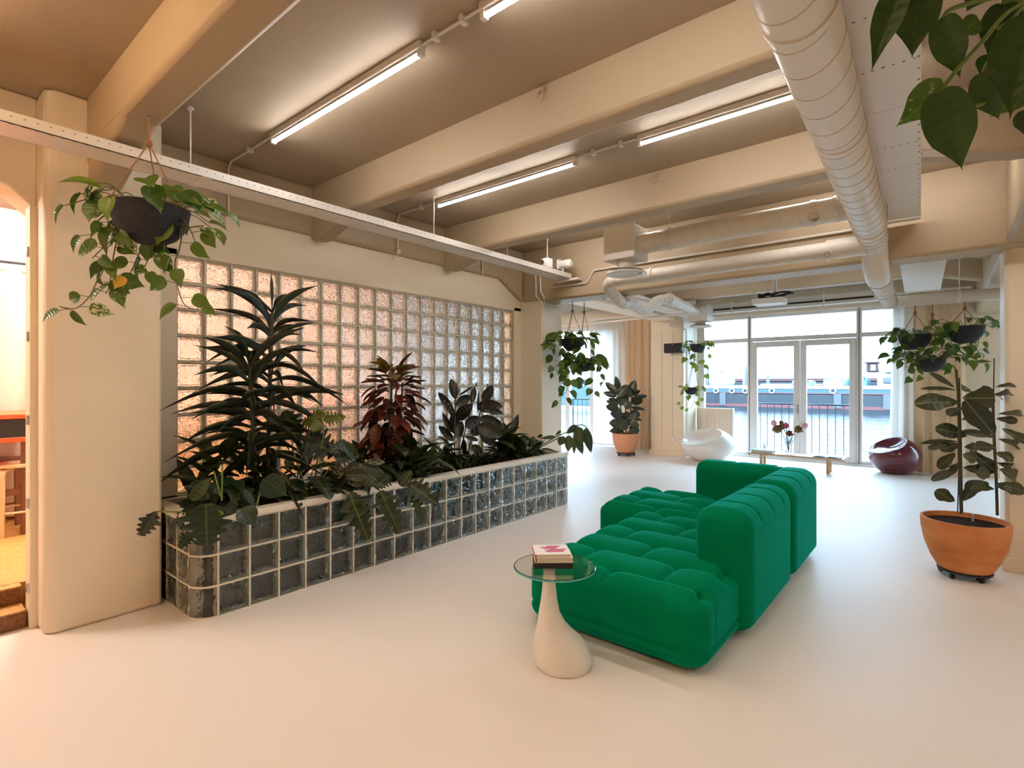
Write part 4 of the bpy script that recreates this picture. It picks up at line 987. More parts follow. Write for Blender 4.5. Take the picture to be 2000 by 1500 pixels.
for k, yy in enumerate((2.7, 3.4, 4.1)): stool((-5.1, yy, .21), .3+k, M['birch'], ['birch stool at the near end of the table behind the glass blocks', 'middle birch stool at the table behind the glass blocks', 'birch stool at the far end of the table behind the glass blocks'][k])
for k, yy in enumerate((1.75, 2.75, 3.75)):  # made-up panels that vary the tone seen through the blocks
    pc = thing('wall_panel', ['tall pink coloured wall panel behind the glass blocks, nearest the doorway', 'middle pink coloured wall panel behind the glass blocks', 'pink coloured wall panel behind the glass blocks, farthest from the doorway'][k], 'panel', (-7.28, yy, 1.9))
    put('board', MB().box(-7.298, yy, 1.5, -7.27, yy+.42, 2.7), mat('rust_panel_%d' % k, (.74,.50,.40), .7), pc, bevel=.004); put('batten', MB().box(-7.29, yy-.02, 2.7, -7.26, yy+.44, 2.74), M['birch'], pc)
cu = curtain('curtain', -7.2, -6.2, 1.2, .25, 2.6, .22, .05, 'sheer', 'white curtain hanging in the raised room beyond the red table', .5)
cu.rotation_euler = (0, 0, R(78))
rr_ = thing('curtain_rod', 'dark curtain rod in the raised room', 'rod', (-6.8, 1.2, 2.62)); put('rod', MB().tube([(-6.95, .2, 2.63), (-6.55, 2.0, 2.63)], .014, 8), M['black'], rr_); put('finial', MB().ball((-6.55, 2.0, 2.63), .025), M['black'], rr_)
# ---------------------------------------------------------------- leaves
def leaf_tpl(name, m, w, bend=.15, fold=.25, ns=10, notch=None, wave=0.0, cols=2):
    mb = MB(); vs = []; nc = 2*cols+1
    for i in range(ns+1):
        t = i/ns; hw = .5*w(t)
        for c in range(-cols, cols+1):
            f = c/cols; x = hw*f; y = t
            if notch:
                a, sw = notch; k = 1-a*(.5-.5*math.cos(2*math.pi*(t*sw)))**1.5 if abs(f) > .6 else 1
                x *= k; y += .10*abs(f)*(1-t) if abs(f) > .6 else 0
            z = -bend*t*t + fold*abs(x) - fold*.9*x*x + wave*math.sin(t*14+c)*abs(f)
            vs.append((x, y, z))
    fs = [(i*nc+c, i*nc+c+1, (i+1)*nc+c+1, (i+1)*nc+c) for i in range(ns) for c in range(nc-1)]
    me = mb.add(vs, fs).mesh(name, ang=180); me.materials.append(m); return me
def w_lance(t): return max(.02, (math.sin(math.pi*min(1, t**.75)))**.8*(1 if t > .08 else .4+7*t))
def w_drac(t): return max(.02, (.22+.78*math.exp(-((t-.60)/.26)**2))*min(1, (1-t)/.22)**.7)
def w_oval(t): return max(.03, math.sin(math.pi*t**.9)**.62)
def w_heart(t):
    if t < .04: return .42+t*6
    return max(.01, math.sin(math.pi*min(1,(t*.93+.10))**.82)**.75*(1-.55*max(0,t-.6)/.4)+.0)
def w_fiddle(t): return max(.03, math.sin(math.pi*min(1,t**1.15*.97))**.6*(.62+.38*t)*(1-.18*math.exp(-((t-.38)/.12)**2)))
def w_blade(t): return max(.015, min(1, .35+2.4*t)*(1-t)**.55)
def w_monst(t): return max(.05, min(1, (t+.06)/.22)**.6*(1-t*.98)**.5*1.12)
G = {}
G['pothos'] = leaf_mat('pothos_leaf', (.13,.20,.02), (.035,.085,.010), rib=(.10,.19,.03), tr=.25)
G['pothos_f'] = leaf_mat('pothos_leaf_dark', (.024,.066,.005), (.012,.036,.003), rib=(.035,.08,.008), rough=.42, tr=.25, ribw=.014)
G['pothos_v'] = leaf_mat('pothos_leaf_variegated', (.08,.16,.02), (.05,.11,.012), rib=(.1,.2,.03), patch=(.55,.55,.30))
G['pothos_l'] = leaf_mat('pothos_leaf_light', (.30,.38,.05), (.12,.20,.025), rib=(.3,.4,.08), tr=.35)
G['yellow'] = leaf_mat('yellow_leaf', (.62,.34,.012), (.60,.30,.01), rib=(.7,.45,.05))
G['drac'] = leaf_mat('dracaena_leaf', (.022,.030,.012), (.012,.018,.008), edge=(.11,.10,.035), tr=.12, rough=.4, edgeat=.33)
G['croton'] = leaf_mat('croton_leaf', (.17,.032,.013), (.025,.008,.008), rib=(.26,.05,.02), tr=.2, ribw=.04)
G['croton_y'] = leaf_mat('croton_leaf_olive', (.17,.13,.015), (.08,.07,.01), rib=(.2,.11,.02), tr=.2, ribw=.04)
G['rubber'] = leaf_mat('rubber_leaf', (.012,.012,.008), (.006,.007,.006), rib=(.035,.03,.018), rough=.28, tr=.06)
G['rubber_l'] = leaf_mat('rubber_leaf_grey', (.045,.060,.035), (.022,.032,.020), rib=(.10,.10,.06), rough=.3, tr=.1)
G['monst'] = leaf_mat('monstera_leaf', (.010,.026,.007), (.007,.017,.005), rib=(.07,.09,.03), rough=.33, tr=.1, ribw=.018)
G['philo'] = leaf_mat('philodendron_leaf', (.018,.034,.007), (.009,.018,.004), rib=(.08,.10,.02), tr=.18)
G['philo_y'] = leaf_mat('philodendron_leaf_young', (.13,.14,.012), (.10,.12,.012), rib=(.15,.18,.03), tr=.3)
G['agla'] = leaf_mat('aglaonema_leaf', (.035,.042,.013), (.018,.024,.008), rib=(.16,.16,.07), patch=(.17,.16,.08), tr=.15)
G['fill'] = leaf_mat('undergrowth_leaf', (.040,.062,.012), (.012,.020,.006), rib=(.07,.09,.02), tr=.15)
G['fiddle'] = leaf_mat('fiddle_leaf', (.050,.055,.016), (.020,.024,.009), rib=(.14,.15,.05), rough=.33, tr=.12)
G['zz'] = leaf_mat('drooping_leaf', (.085,.095,.028), (.03,.055,.03), rib=(.13,.13,.05), rough=.3, tr=.15)
G['dry'] = leaf_mat('dry_leaf', (.05,.022,.012), (.04,.02,.012))
T = {}
for k in ('pothos','pothos_v','pothos_l','pothos_f','yellow'):
    ns = 22 if k in ('pothos_f','pothos_v') else 10
    T[k] = [leaf_tpl('heart_leaf', G[k], w_heart, .18, .35, ns, None, .006 if ns > 10 else 0, 3 if ns > 10 else 2), leaf_tpl('heart_leaf', G[k], w_heart, .38, .55, 10)]
T['drac'] = [leaf_tpl('blade_leaf', G['drac'], w_drac, b, .5, 12) for b in (.45, .75, 1.05)]
T['croton'] = [leaf_tpl('croton_leaf', G['croton'], w_oval, b, .35, 8) for b in (.1, .3)]
T['croton_y'] = [leaf_tpl('croton_leaf', G['croton_y'], w_oval, b, .35, 8) for b in (.1, .3)]
T['rubber'] = [leaf_tpl('rubber_leaf', G['rubber'], w_oval, b, .25, 9) for b in (.08, .2)]
T['rubber_l'] = [leaf_tpl('rubber_leaf', G['rubber_l'], w_oval, b, .25, 9) for b in (.08, .2)]
T['monst'] = [leaf_tpl('split_leaf', G['monst'], w_monst, .2, .2, 44, (.46, 4.5), .01, 3)]
T['philo'] = [leaf_tpl('lobed_leaf', G['philo'], w_monst, b, .15, 48, (.50, 5.5), .015, 3) for b in (.12, .3)]
T['philo_y'] = [leaf_tpl('lobed_leaf', G['philo_y'], w_monst, .25, .15, 48, (.62, 6.0), .015, 3)]
T['agla'] = [leaf_tpl('pointed_leaf', G['agla'], w_oval, b, .3, 9) for b in (.15, .4)]
T['fill'] = [leaf_tpl('pointed_leaf', G['fill'], w_lance, b, .3, 8) for b in (.15, .45)]
T['heartfill'] = [leaf_tpl('heart_leaf', G['monst'], w_heart, .2, .3, 10)]
T['fiddle'] = [leaf_tpl('fiddle_leaf', G['fiddle'], w_fiddle, b, .22, 14, None, .012) for b in (.08, .25, .4)]
T['zz'] = [leaf_tpl('drooping_leaf', G['zz'], w_lance, b, .25, 9) for b in (.05, .15)]
T['dry'] = [leaf_tpl('dry_leaf', G['dry'], w_oval, -.3, .6, 8)]
def leaf(parent, kind, p, d, nrm, L_, W_, k=None):
    ms = T[kind]; me = ms[random.randrange(len(ms)) if k is None else k % len(ms)]
    return inst('leaf', me, frame_M(p, d, nrm, W_, L_), parent)
def depth(p): return -SN*p[0] + CS*p[1]
def leaf_px(parent, kind, u0, v0, u1, v1, wpx, Z, dz=None, tilt=.5, k=None):
    a = at(u0, v0, Z); b = at(u1, v1, Z+(random.uniform(-.04,.04) if dz is None else dz))
    nrm = -ray((u0+u1)/2, (v0+v1)/2).normalized() + RIGHT*random.uniform(-tilt,tilt) + UP*random.uniform(0,tilt)
    return leaf(parent, kind, a, b-a, nrm, (b-a).length*(1.15 if kind == 'fiddle' else 1.05), wpx/FPX*Z, k)
def rnd(a, b): return random.uniform(a, b)

# ---------------------------------------------------------------- hanging baskets
def basket(label, c, r, hook, vines, kind='pothos', ntop=20, lsize=.10, seed=1, group='hanging baskets of trailing pothos', alt=None, spacing=.055, hgt=.98, topspread=1.0, hookgeo=True, oddleaf=None):
    random.seed(seed); c = Vector(c); hook = Vector(hook)
    t = thing('hanging_basket', label, 'hanging plant', c-UP*r*hgt, group)
    prof = [(.02,-r*hgt), (r*.38,-r*hgt*.97), (r*.66,-r*hgt*.80), (r*.85,-r*hgt*.55), (r*.96,-r*hgt*.25), (r,0), (r*1.02,.012), (r*.96,.012), (r*.93,-.02), (.01,-.015)]
    put('pot', MB().lathe(prof, c, 28, cap1=False), M['basket'], t, ang=50)
    put('soil', MB().lathe([(r*.94,-.012),(r*.5,.004),(.01,.01)], c, 20, cap0=False), M['soil'], t)
    knot = hook - UP*min(.12, (hook-c).length*.25)
    for k in range(3):
        a = k*2.094+.5; e = c+Vector((r*math.cos(a), r*math.sin(a), .005)); put('rope', MB().tube([knot, e], .0035, 6), M['rope'], t)
    put('rope', MB().tube([hook, knot], .006, 6), M['rope'], t)
    put('knot', MB().ball(knot, .018, .018, .025, 10, 8), M['rope'], t)
    if hookgeo: put('hook', MB().tube([hook+Vector((.015*math.cos(a), 0, .015*math.sin(a)+.012)) for a in [k*2*math.pi/10 for k in range(11)]], .003, 6, False), M['steel'], t)
    Z = depth(c)
    for i in range(ntop):
        a = i*2.4+rnd(-.4,.4); el = rnd(-.1,1.0); dist = rnd(.55,1.25)*r*topspread
        b0 = c+Vector((math.cos(a)*r*.5, math.sin(a)*r*.5, .0)); d = Vector((math.cos(a), math.sin(a), 0))
        e = b0+d*dist+UP*(rnd(.02,.55)*r*topspread)
        if i % 3 == 0: e.z -= r*.35; e += d*r*.3
        put('stem', MB().tube(curve([b0, b0.lerp(e,.5)+UP*r*.25, e], 4), .0028, 5), M['vine'], t)
        s = lsize*rnd(.7,1.15)
        leaf(t, kind if (not alt or random.random() > .25) else alt, e, d+UP*rnd(-1.1,.25)+Vector((rnd(-.6,.6), rnd(-.6,.6), 0)), UP+d*rnd(-.2,.9)-FWD*.6, s, s*rnd(.62,.85))
    for vn in vines:
        dz = rnd(-r*.8, r*.3)
        pts = curve([at(u, v, Z+dz*(.4+.6*min(1,i/2))) for i, (u, v) in enumerate(vn)], 5)
        put('vine', MB().tube(pts, [.0042-.002*i/len(pts) for i in range(len(pts))], 6), M['vine'], t)
        acc = 0; nxt = spacing*.6; side = 1
        for i in range(1, len(pts)):
            acc += (pts[i]-pts[i-1]).length
            if acc > nxt:
                nxt = acc+spacing*rnd(.7,1.3); side = -side
                d = (RIGHT*side*rnd(.5,1.2)+FWD*rnd(-.8,.6)+UP*rnd(-.4,.4)).normalized(); e = pts[i]+d*lsize*rnd(.25,.5)
                put('petiole', MB().tube([pts[i], e], .0018, 5), M['vine'], t)
                s = lsize*rnd(.6,1.0)
                leaf(t, kind if (not alt or random.random() > .25) else alt, e, d*.7-UP*rnd(.2,1.2), -FWD+UP*rnd(0,.8)+RIGHT*rnd(-.7,.7), s, s*rnd(.6,.85))
    return t
h1 = Vector((-3.32, .958, 2.94)); c1 = Vector((-3.31, .962, 2.425))
hp1 = basket('big trailing pothos in a dark bowl hanging before the thick pillar', c1, .185, h1-UP*.03, [
    [(230,425),(212,445),(206,514),(188,552),(174,580),(148,602),(116,599)], [(235,440),(228,470),(220,510),(214,556),(207,574)],
    [(285,450),(278,478),(260,522),(244,552),(216,580)], [(300,455),(298,486),(286,514),(274,536)],
    [(352,430),(356,450),(350,488),(342,510),(344,546),(356,588),(372,602),(390,604)], [(350,432),(366,444),(384,442),(398,441)],
    [(228,415),(205,420),(185,440),(175,470)], [(355,425),(372,450),(380,470)], [(240,430),(224,462),(205,480),(180,505)]], ntop=30, lsize=.135, seed=5, spacing=.06, alt='pothos_v')
leaf_px(hp1, 'yellow', 240, 540, 224, 562, 22, 2.78)
for a in range(1): pass
hy = 5.86
c2 = at(1118, 664, 6.9); basket('trailing pothos in the upper black pot hanging beside the far pillar', c2, .15, Vector((c2.x, c2.y, ZD-.01)), [
    [(1098,672),(1090,678),(1086,704),(1087,726),(1093,736)], [(1112,680),(1110,692),(1108,728),(1109,752),(1106,764),(1094,783)], [(1096,668),(1082,664),(1070,684)], [(1132,672),(1145,685),(1150,705)]],
    ntop=42, lsize=.14, seed=11, spacing=.05)
c3 = at(1141, 706, 7.0); basket('trailing pothos in the lower black pot hanging beside the far pillar', c3, .14, Vector((c3.x, c3.y, ZD-.01)), [
    [(1124,706),(1117,716),(1122,740),(1121,753)], [(1156,706),(1165,708),(1168,728),(1166,752),(1156,765)], [(1128,700),(1112,716),(1112,738)], [(1155,700),(1172,708),(1182,716)]],
    ntop=40, lsize=.14, seed=12, spacing=.05)
c4 = at(1362, 674, 9.75); basket('pale green trailing plant in the upper pot before the window frame', c4, .14, Vector((c4.x, c4.y, ZC-.01)), [
    [(1352,676),(1346,690),(1350,705),(1352,716)], [(1350,675),(1340,690),(1346,712)], [(1372,676),(1380,692),(1372,710),(1368,722),(1376,738)], [(1356,684),(1360,704),(1366,718)]],
    kind='pothos_l', ntop=18, lsize=.13, seed=13, spacing=.085)
c5 = at(1350, 758, 9.7); basket('pale green trailing plant in the lower pot before the window frame', c5, .125, at(1356, 690, 9.75), [
    [(1340,758),(1334,768),(1334,784),(1324,796)], [(1354,766),(1356,784),(1348,800)], [(1360,760),(1366,770),(1364,782)]],
    kind='pothos_l', ntop=9, lsize=.12, seed=14, spacing=.085, hookgeo=False)
ca = ony(1787, 656, 7.75); basket('trailing pothos in the dark pot hanging before the sheer curtain edge', ca, .165, Vector((ca.x, 7.76, 2.40)), [
    [(1768,660),(1754,668),(1757,690),(1762,702)], [(1770,664),(1766,690),(1768,716),(1766,722)], [(1780,668),(1776,690),(1784,700)]],
    ntop=22, lsize=.125, seed=15, spacing=.07)
cb_ = ony(1816, 702, 7.70); basket('trailing pothos in the lowest dark pot of the three by the curtain', cb_, .15, Vector((ony(1821,610,7.75).x, 7.755, 2.40)), [
    [(1800,706),(1786,712),(1784,740)], [(1806,708),(1798,722),(1802,742)], [(1834,704),(1850,712),(1856,726)], [(1826,690),(1846,676),(1862,690),(1868,712)], [(1820,690),(1838,668),(1852,664),(1858,690)]],
    ntop=34, lsize=.125, seed=16, spacing=.06, topspread=1.7)
cc_ = ony(1884, 640, 7.8); basket('trailing pothos in the highest dark pot against the pale far wall', cc_, .18, Vector((cc_.x, 7.76, 2.40)), [
    [(1864,640),(1850,632),(1842,640)], [(1866,646),(1858,668),(1870,690)], [(1904,645),(1912,660),(1906,684),(1894,694)], [(1906,660),(1908,684),(1922,694),(1914,706)], [(1896,650),(1890,670),(1892,680)]],
    ntop=20, lsize=.125, seed=17, spacing=.08)
# near basket just outside the frame with leaves hanging in
random.seed(21)
c9 = at(2120, -60, 1.12)
hp9 = thing('hanging_basket', 'close glossy pothos leaves reaching into the upper corner of the view', 'hanging plant', c9-UP*.1, 'hanging baskets of trailing pothos')
put('pot', MB().lathe([(.02,-.1),(.07,-.095),(.11,-.06),(.125,0),(.118,0),(.1,-.02),(.01,-.015)], c9, 28, cap1=False), M['basket'], hp9)
put('soil', MB().lathe([(.115,-.012),(.01,.0)], c9, 20, cap0=False), M['soil'], hp9)
for k in range(3):
    a = k*2.094; put('rope', MB().tube([c9+Vector((.12*math.cos(a), .12*math.sin(a), 0)), c9+UP*.4], .003, 6), M['rope'], hp9)
put('rope', MB().tube([c9+UP*.4, Vector((c9.x, c9.y, ZC))], .005, 6), M['rope'], hp9)
for pts in ([(2060,-20),(1973,21),(1920,80),(1867,139),(1832,184)], [(2050,40),(1985,112),(1957,155),(1935,190),(1915,204),(1885,206),(1859,203)], [(2040,-20),(1933,-3),(1875,12),(1852,22),(1841,36)],
            [(1957,155),(1935,120),(1921,141)], [(2060,-30),(2000,10),(1975,40),(1950,55)], [(1933,-3),(1850,-22),(1792,-10)], [(1850,-22),(1800,-34),(1760,-20)]):
    P = curve([at(u, v, 1.02) for u, v in pts], 6); put('stem', MB().tube(P, .0042, 8), M['stemg'], hp9)
for kind, u0, v0, u1, v1, w, z in (('pothos_f',1762,-30,1704,117,56,1.0), ('pothos_f',1794,-22,1784,99,78,1.03), ('pothos_f',1841,34,1872,147,58,1.01), ('pothos_f',1831,180,1883,324,84,.98),
        ('pothos_v',1846,168,1763,236,72,1.02), ('pothos_f',1921,140,1947,232,58,1.0), ('pothos',1912,38,1876,66,42,1.05), ('pothos_f',1962,8,1936,106,62,1.04), ('pothos_f',2016,30,1973,210,104,.96),
        ('pothos_f',1986,58,1940,96,40,1.08), ('pothos',2016,178,1944,222,34,1.03), ('pothos_f',2006,214,1998,262,36,1.0), ('pothos',1985,-30,2010,22,60,1.05), ('pothos_f',1945,112,1918,150,54,1.07), ('pothos_f',1925,-30,1890,16,50,1.1)):
    leaf_px(hp9, kind, u0, v0, u1, v1, w, z, .015, .25, 0)

# ---------------------------------------------------------------- plants in the glass planter
def planted(name, label, base): return thing(name, label, 'plant', base, 'plants in the glass planter')
def safe_tip(p, d, L_, lim=-4.41):
    tip = p.x+d.x*L_
    if tip < lim and d.x < 0: L_ = max(.08, (p.x-lim)/-d.x)
    return L_
# dracaena, two canes
random.seed(31)
def yat(u, x): return onx(u, 800, x).y
dr = planted('dracaena', 'tall dark dracaena with narrow striped leaves in the planter', (-4.02, yat(520,-4.02), .55))
for (ub, ut, x, ztop, zlow, n, L0) in ((520, 531, -4.02, 2.03, .98, 50, .47), (505, 487, -3.92, 1.62, .86, 40, .46)):
    pts = [Vector((x, yat(ub, x), .53)), Vector((x, yat((ub+ut)/2, x), (ztop+.5)/2)), Vector((x, yat(ut, x), ztop))]
    cv = curve(pts, 8); put('cane', MB().tube(cv, .016, 8), M['stem'], dr)
    for i in range(n):
        t = i/(n-1); z = zlow+(ztop-zlow)*t
        k = min(range(len(cv)), key=lambda q: abs(cv[q].z-z)); p = Vector((cv[k].x, cv[k].y, z))
        a = i*2.39996+rnd(-.3,.3); el = .45+.75*t**2.4+rnd(-.45,.35)
        d = Vector((math.cos(a)*math.cos(el), math.sin(a)*math.cos(el), math.sin(el)))
        if d.x < -.3: d.x *= .55; d.normalize()
        L_ = safe_tip(p, d, L0*rnd(.62,1.15)*(1-.12*t)); leaf(dr, 'drac', p, d, UP-d*d.z+Vector((.01,0,0)), L_, .034*rnd(.75,1.3), 0 if t > .9 else None)
# croton
random.seed(32)
cr = planted('croton', 'bushy croton with dark red and olive leaves in the planter', (-4.05, yat(768,-4.05), .55))
xc, yc0 = -4.05, yat(768, -4.05)
for k in range(4): put('stem', MB().tube([(xc+rnd(-.06,.06), yc0+rnd(-.08,.08), .53), (xc+rnd(-.05,.08), yc0+rnd(-.07,.07), 1.5)], .008, 6), M['stem'], cr)
for i in range(165):
    t = (i/164); z = .78+.86*t; rad = .17*(1 if t < .8 else 1-.55*(t-.8)/.2)
    a = i*2.39996; p = Vector((xc+math.cos(a)*rad*rnd(.2,.9), yc0+math.sin(a)*rad*rnd(.3,1.25), z)); el = -.55+1.3*t**4+rnd(-.45,.45)
    d = Vector((math.cos(a)*math.cos(el), math.sin(a)*math.cos(el), math.sin(el)))
    L_ = safe_tip(p, d, rnd(.15,.23)); leaf(cr, 'croton_y' if t > .86 and random.random() < .8 else 'croton', p, d, UP-d*d.z+Vector((0,0,.2)), L_, L_*rnd(.42,.56))
# rubber plant
random.seed(33)
rb = planted('rubber_plant', 'dark leaved rubber plant in the far half of the planter', (-4.05, yat(890,-4.05), .55))
def zr(x, y): return (700+x/6, 700+y/6)
Zr = depth(onx(900, 850, -4.05))
for pts in ([(1118,1290),(1130,880),(1135,480)], [(1145,1300),(1255,830),(1335,520)], [(1235,1300),(1340,900),(1480,470)], [(1150,430),(1155,285)], [(1370,340),(1388,288)], [(1505,340),(1520,295)]):
    put('stem', MB().tube(curve([at(*zr(*q), Zr) for q in pts], 5), .007, 6), M['stem'], rb)
for x0,y0,x1,y1,w in ((1140,480,1090,245,98),(1120,690,955,385,95),(1140,560,1310,430,105),(1325,530,1365,330,68),(1180,440,1345,328,24),(1460,505,1565,325,112),(1390,565,1672,560,145),(1402,640,1405,405,24),
    (1420,690,1682,785,115),(1395,790,1665,900,150),(1098,870,990,655,60),(1115,975,948,785,82),(1150,715,1310,550,135),(1180,935,1195,735,105),(1250,810,1430,690,140),(1425,870,1590,1000,115),(1325,1020,1455,1110,90),(1240,945,1242,1135,55),(1405,965,1262,915,48),(1150,900,1110,650,110),(1470,600,1690,640,80),(1330,900,1430,800,100)):
    u0,v0 = zr(x0,y0); u1,v1 = zr(x1,y1); leaf_px(rb, 'rubber', u0, v0, u1, v1, w/6*1.12, Zr+rnd(-.12,.1), rnd(-.08,.08), .35)
# monstera at the near corner
random.seed(34)
mo = planted('monstera', 'monstera with a big split leaf over the planter corner', (-3.95, 1.7, .55))
def zm(x, y): return (240+x/5.356, 800+y/5.356)
Zm = depth(Vector((-3.56, 1.36, .8)))
for x0,y0,x1,y1,w,kind,dz in ((868,985,880,1405,500,'monst',-.06),(345,1065,165,1365,190,'monst',.05),(620,1150,500,1250,90,'monst',0),(720,1290,590,1440,150,'monst',-.05),(720,960,900,720,120,'fill',.05),(1100,1090,1180,950,140,'monst',0),
        (700,900,880,760,70,'fill',.1),(1250,1040,1375,1195,190,'heartfill',-.03),(1470,730,1714,900,230,'heartfill',.05),(900,930,690,830,110,'heartfill',.1),(1300,1080,1200,1060,90,'heartfill',0)):
    u0,v0 = zm(x0,y0); u1,v1 = zm(x1,y1); leaf_px(mo, kind, u0, v0, u1, v1, w/5.356*1.15, Zm, dz, .3)
for pts in ([(1050,1080),(870,1010),(868,985)], [(1050,1090),(620,1072),(345,1066)], [(1030,920),(950,640)], [(1035,950),(1040,580)], [(1100,1080),(1250,1040)], [(1400,1000),(1440,850),(1470,730)]):
    put('petiole', MB().tube(curve([at(*zm(*q), Zm+.02) for q in pts], 5), .005, 6), M['stemg'], mo)
# split-leaf philodendron
random.seed(35)
ph = planted('philodendron', 'lobed philodendron draping leaves over the planter front', (-3.9, yat(640,-3.9), .55))
def zp(x, y): return (540+x/5.358, 780+y/5.358)
Zp = depth(onx(650, 950, -3.63))
for x0,y0,x1,y1,w,kind,dz in ((480,225,240,230,210,'philo_y',.05),(490,215,715,180,130,'philo_y',.05),(470,200,430,100,170,'philo_y',.05),(470,240,390,300,150,'philo_y',-.1),(290,390,600,560,330,'philo',.05),(80,120,240,430,230,'philo',.1),(330,1010,300,1390,290,'philo',-.08),
        (770,990,940,1440,250,'philo',-.1),(1090,960,1270,1365,220,'philo',-.1),(1380,880,1670,1080,210,'philo',-.08),(1430,930,1500,1215,120,'philo',-.08),(690,440,885,655,90,'fill',.1),(560,560,720,420,120,'philo',.1),(620,640,860,560,170,'philo',.1),
        (960,780,1120,900,170,'philo',-.05),(1180,800,1040,920,150,'philo',-.05),(1290,900,1400,760,170,'philo',0)):
    u0,v0 = zp(x0,y0); u1,v1 = zp(x1,y1); leaf_px(ph, kind, u0, v0, u1, v1, w/5.358*1.3, Zp, dz, .3)
for pts in ([(395,985),(430,620),(490,400),(482,225)], [(330,1020),(230,700),(170,520),(165,430)], [(420,900),(560,700),(480,640),(440,560)], [(700,950),(760,990)], [(1000,900),(1090,960)]):
    put('petiole', MB().tube(curve([at(*zp(*q), Zp+.03) for q in pts], 5), .006, 6), M['stemg'], ph)
ag = planted('aglaonema', 'pale patterned aglaonema leaves in the middle of the planter', (-3.95, yat(690,-3.95), .55))
for x0,y0,x1,y1,w in ((740,790,880,905,95),(580,650,680,790,95),(950,790,730,790,110),(720,740,900,690,110),(620,760,450,900,140),(880,700,1110,740,90),(640,900,480,960,110),(900,900,1000,800,110),(760,640,610,560,100),(940,660,1130,640,60)):
    u0,v0 = zp(x0,y0); u1,v1 = zp(x1,y1); leaf_px(ag, 'agla', u0, v0, u1, v1, w/5.358*1.25, Zp+.12, rnd(-.06,.08), .4)
for k in range(5): put('stem', MB().tube([(-3.95+rnd(-.05,.05), yat(690,-3.95)+rnd(-.1,.1), .54), (-3.93+rnd(-.05,.08), yat(690,-3.95)+rnd(-.15,.15), .8)], .005, 6), M['stem'], ag)
# undergrowth clumps
def clump(label, u, x, n, L0, zr_=(.58,.75), kind='fill', seed=40, spread=.16, wf=.26, lean=0, name='leafy_plant'):
    random.seed(seed); y = yat(u, x); t = planted(name, label, (x, y, .55))
    for i in range(n):
        a = i*2.39996+rnd(-.3,.3); el = rnd(.0,1.15); p = Vector((x+rnd(-.5,.5)*spread, y+rnd(-1,1)*spread, rnd(*zr_)))
        d = Vector((math.cos(a)*math.cos(el), math.sin(a)*math.cos(el)+lean, math.sin(el))).normalized()
        L_ = safe_tip(p, d, L0*rnd(.7,1.2)); leaf(t, kind, p, d, UP-d*d.z+Vector((.01,0,.05)), L_, L_*wf*rnd(.8,1.25))
    put('root_stem', MB().lathe([(.02,.5),(.012,.66)], (x, y, 0), 8), M['stem'], t)
    return t
dr_under = clump('dark leafy plant under the dracaena by the near corner', 440, -4.05, 42, .26, (.6,.95), 'fill', 41, .2, .38)
clump('dark leafy plant between dracaena and philodendron', 555, -4.0, 30, .24, (.6,.85), 'fill', 42, .18, .4)
clump('leafy plant at the foot of the croton', 735, -4.1, 34, .24, (.6,.82), 'fill', 43, .2, .36)
clump('dark glossy plant spilling over the edge before the croton', 815, -3.74, 44, .25, (.6,.85), 'fill', 44, .2, .38)
clump('green leafy plant between croton and rubber plant', 862, -4.05, 34, .22, (.6,.8), 'fill', 45, .18, .34)
clump('low spiky green plant under the rubber plant', 925, -3.95, 34, .22, (.57,.66), 'fill', 46, .16, .2)
clump('bushy dark plant next to the rubber plant', 985, -4.0, 40, .28, (.6,.85), 'fill', 47, .2, .34)
clump('small fern like plant near the far planter end', 1035, -3.85, 46, .2, (.58,.7), 'fill', 48, .18, .16, .1)
def overhang(parent, u0, u1, n, kinds, seed, L0=.24, x=-3.78, wf=.5):
    random.seed(seed)
    for i in range(n):
        y = yat(u0+(u1-u0)*(i+rnd(0,1))/n, x); p = Vector((x+rnd(-.1,.06), y, rnd(.66,.84)))
        d = Vector((rnd(.35,1.0), rnd(-.8,.6), rnd(-.55,.5))).normalized(); k = random.choice(kinds); L_ = L0*rnd(.75,1.25)
        leaf(parent, k, p, d, UP+Vector((.5,0,0)), L_, L_*wf*rnd(.8,1.25)*(1.5 if k in ('philo','monst') else 1))
        put('petiole', MB().tube([Vector((x-.08, y, .55)), p], .004, 5), M['stem'], parent)
overhang(mo, 345, 470, 12, ('heartfill','heartfill','monst'), 71, .20)
overhang(dr_under, 430, 560, 12, ('heartfill','fill'), 72, .20, -3.85)
overhang(ph, 560, 800, 20, ('philo','philo','heartfill'), 73, .25)
overhang(ag, 640, 760, 8, ('agla',), 74, .22, -3.8, .42)
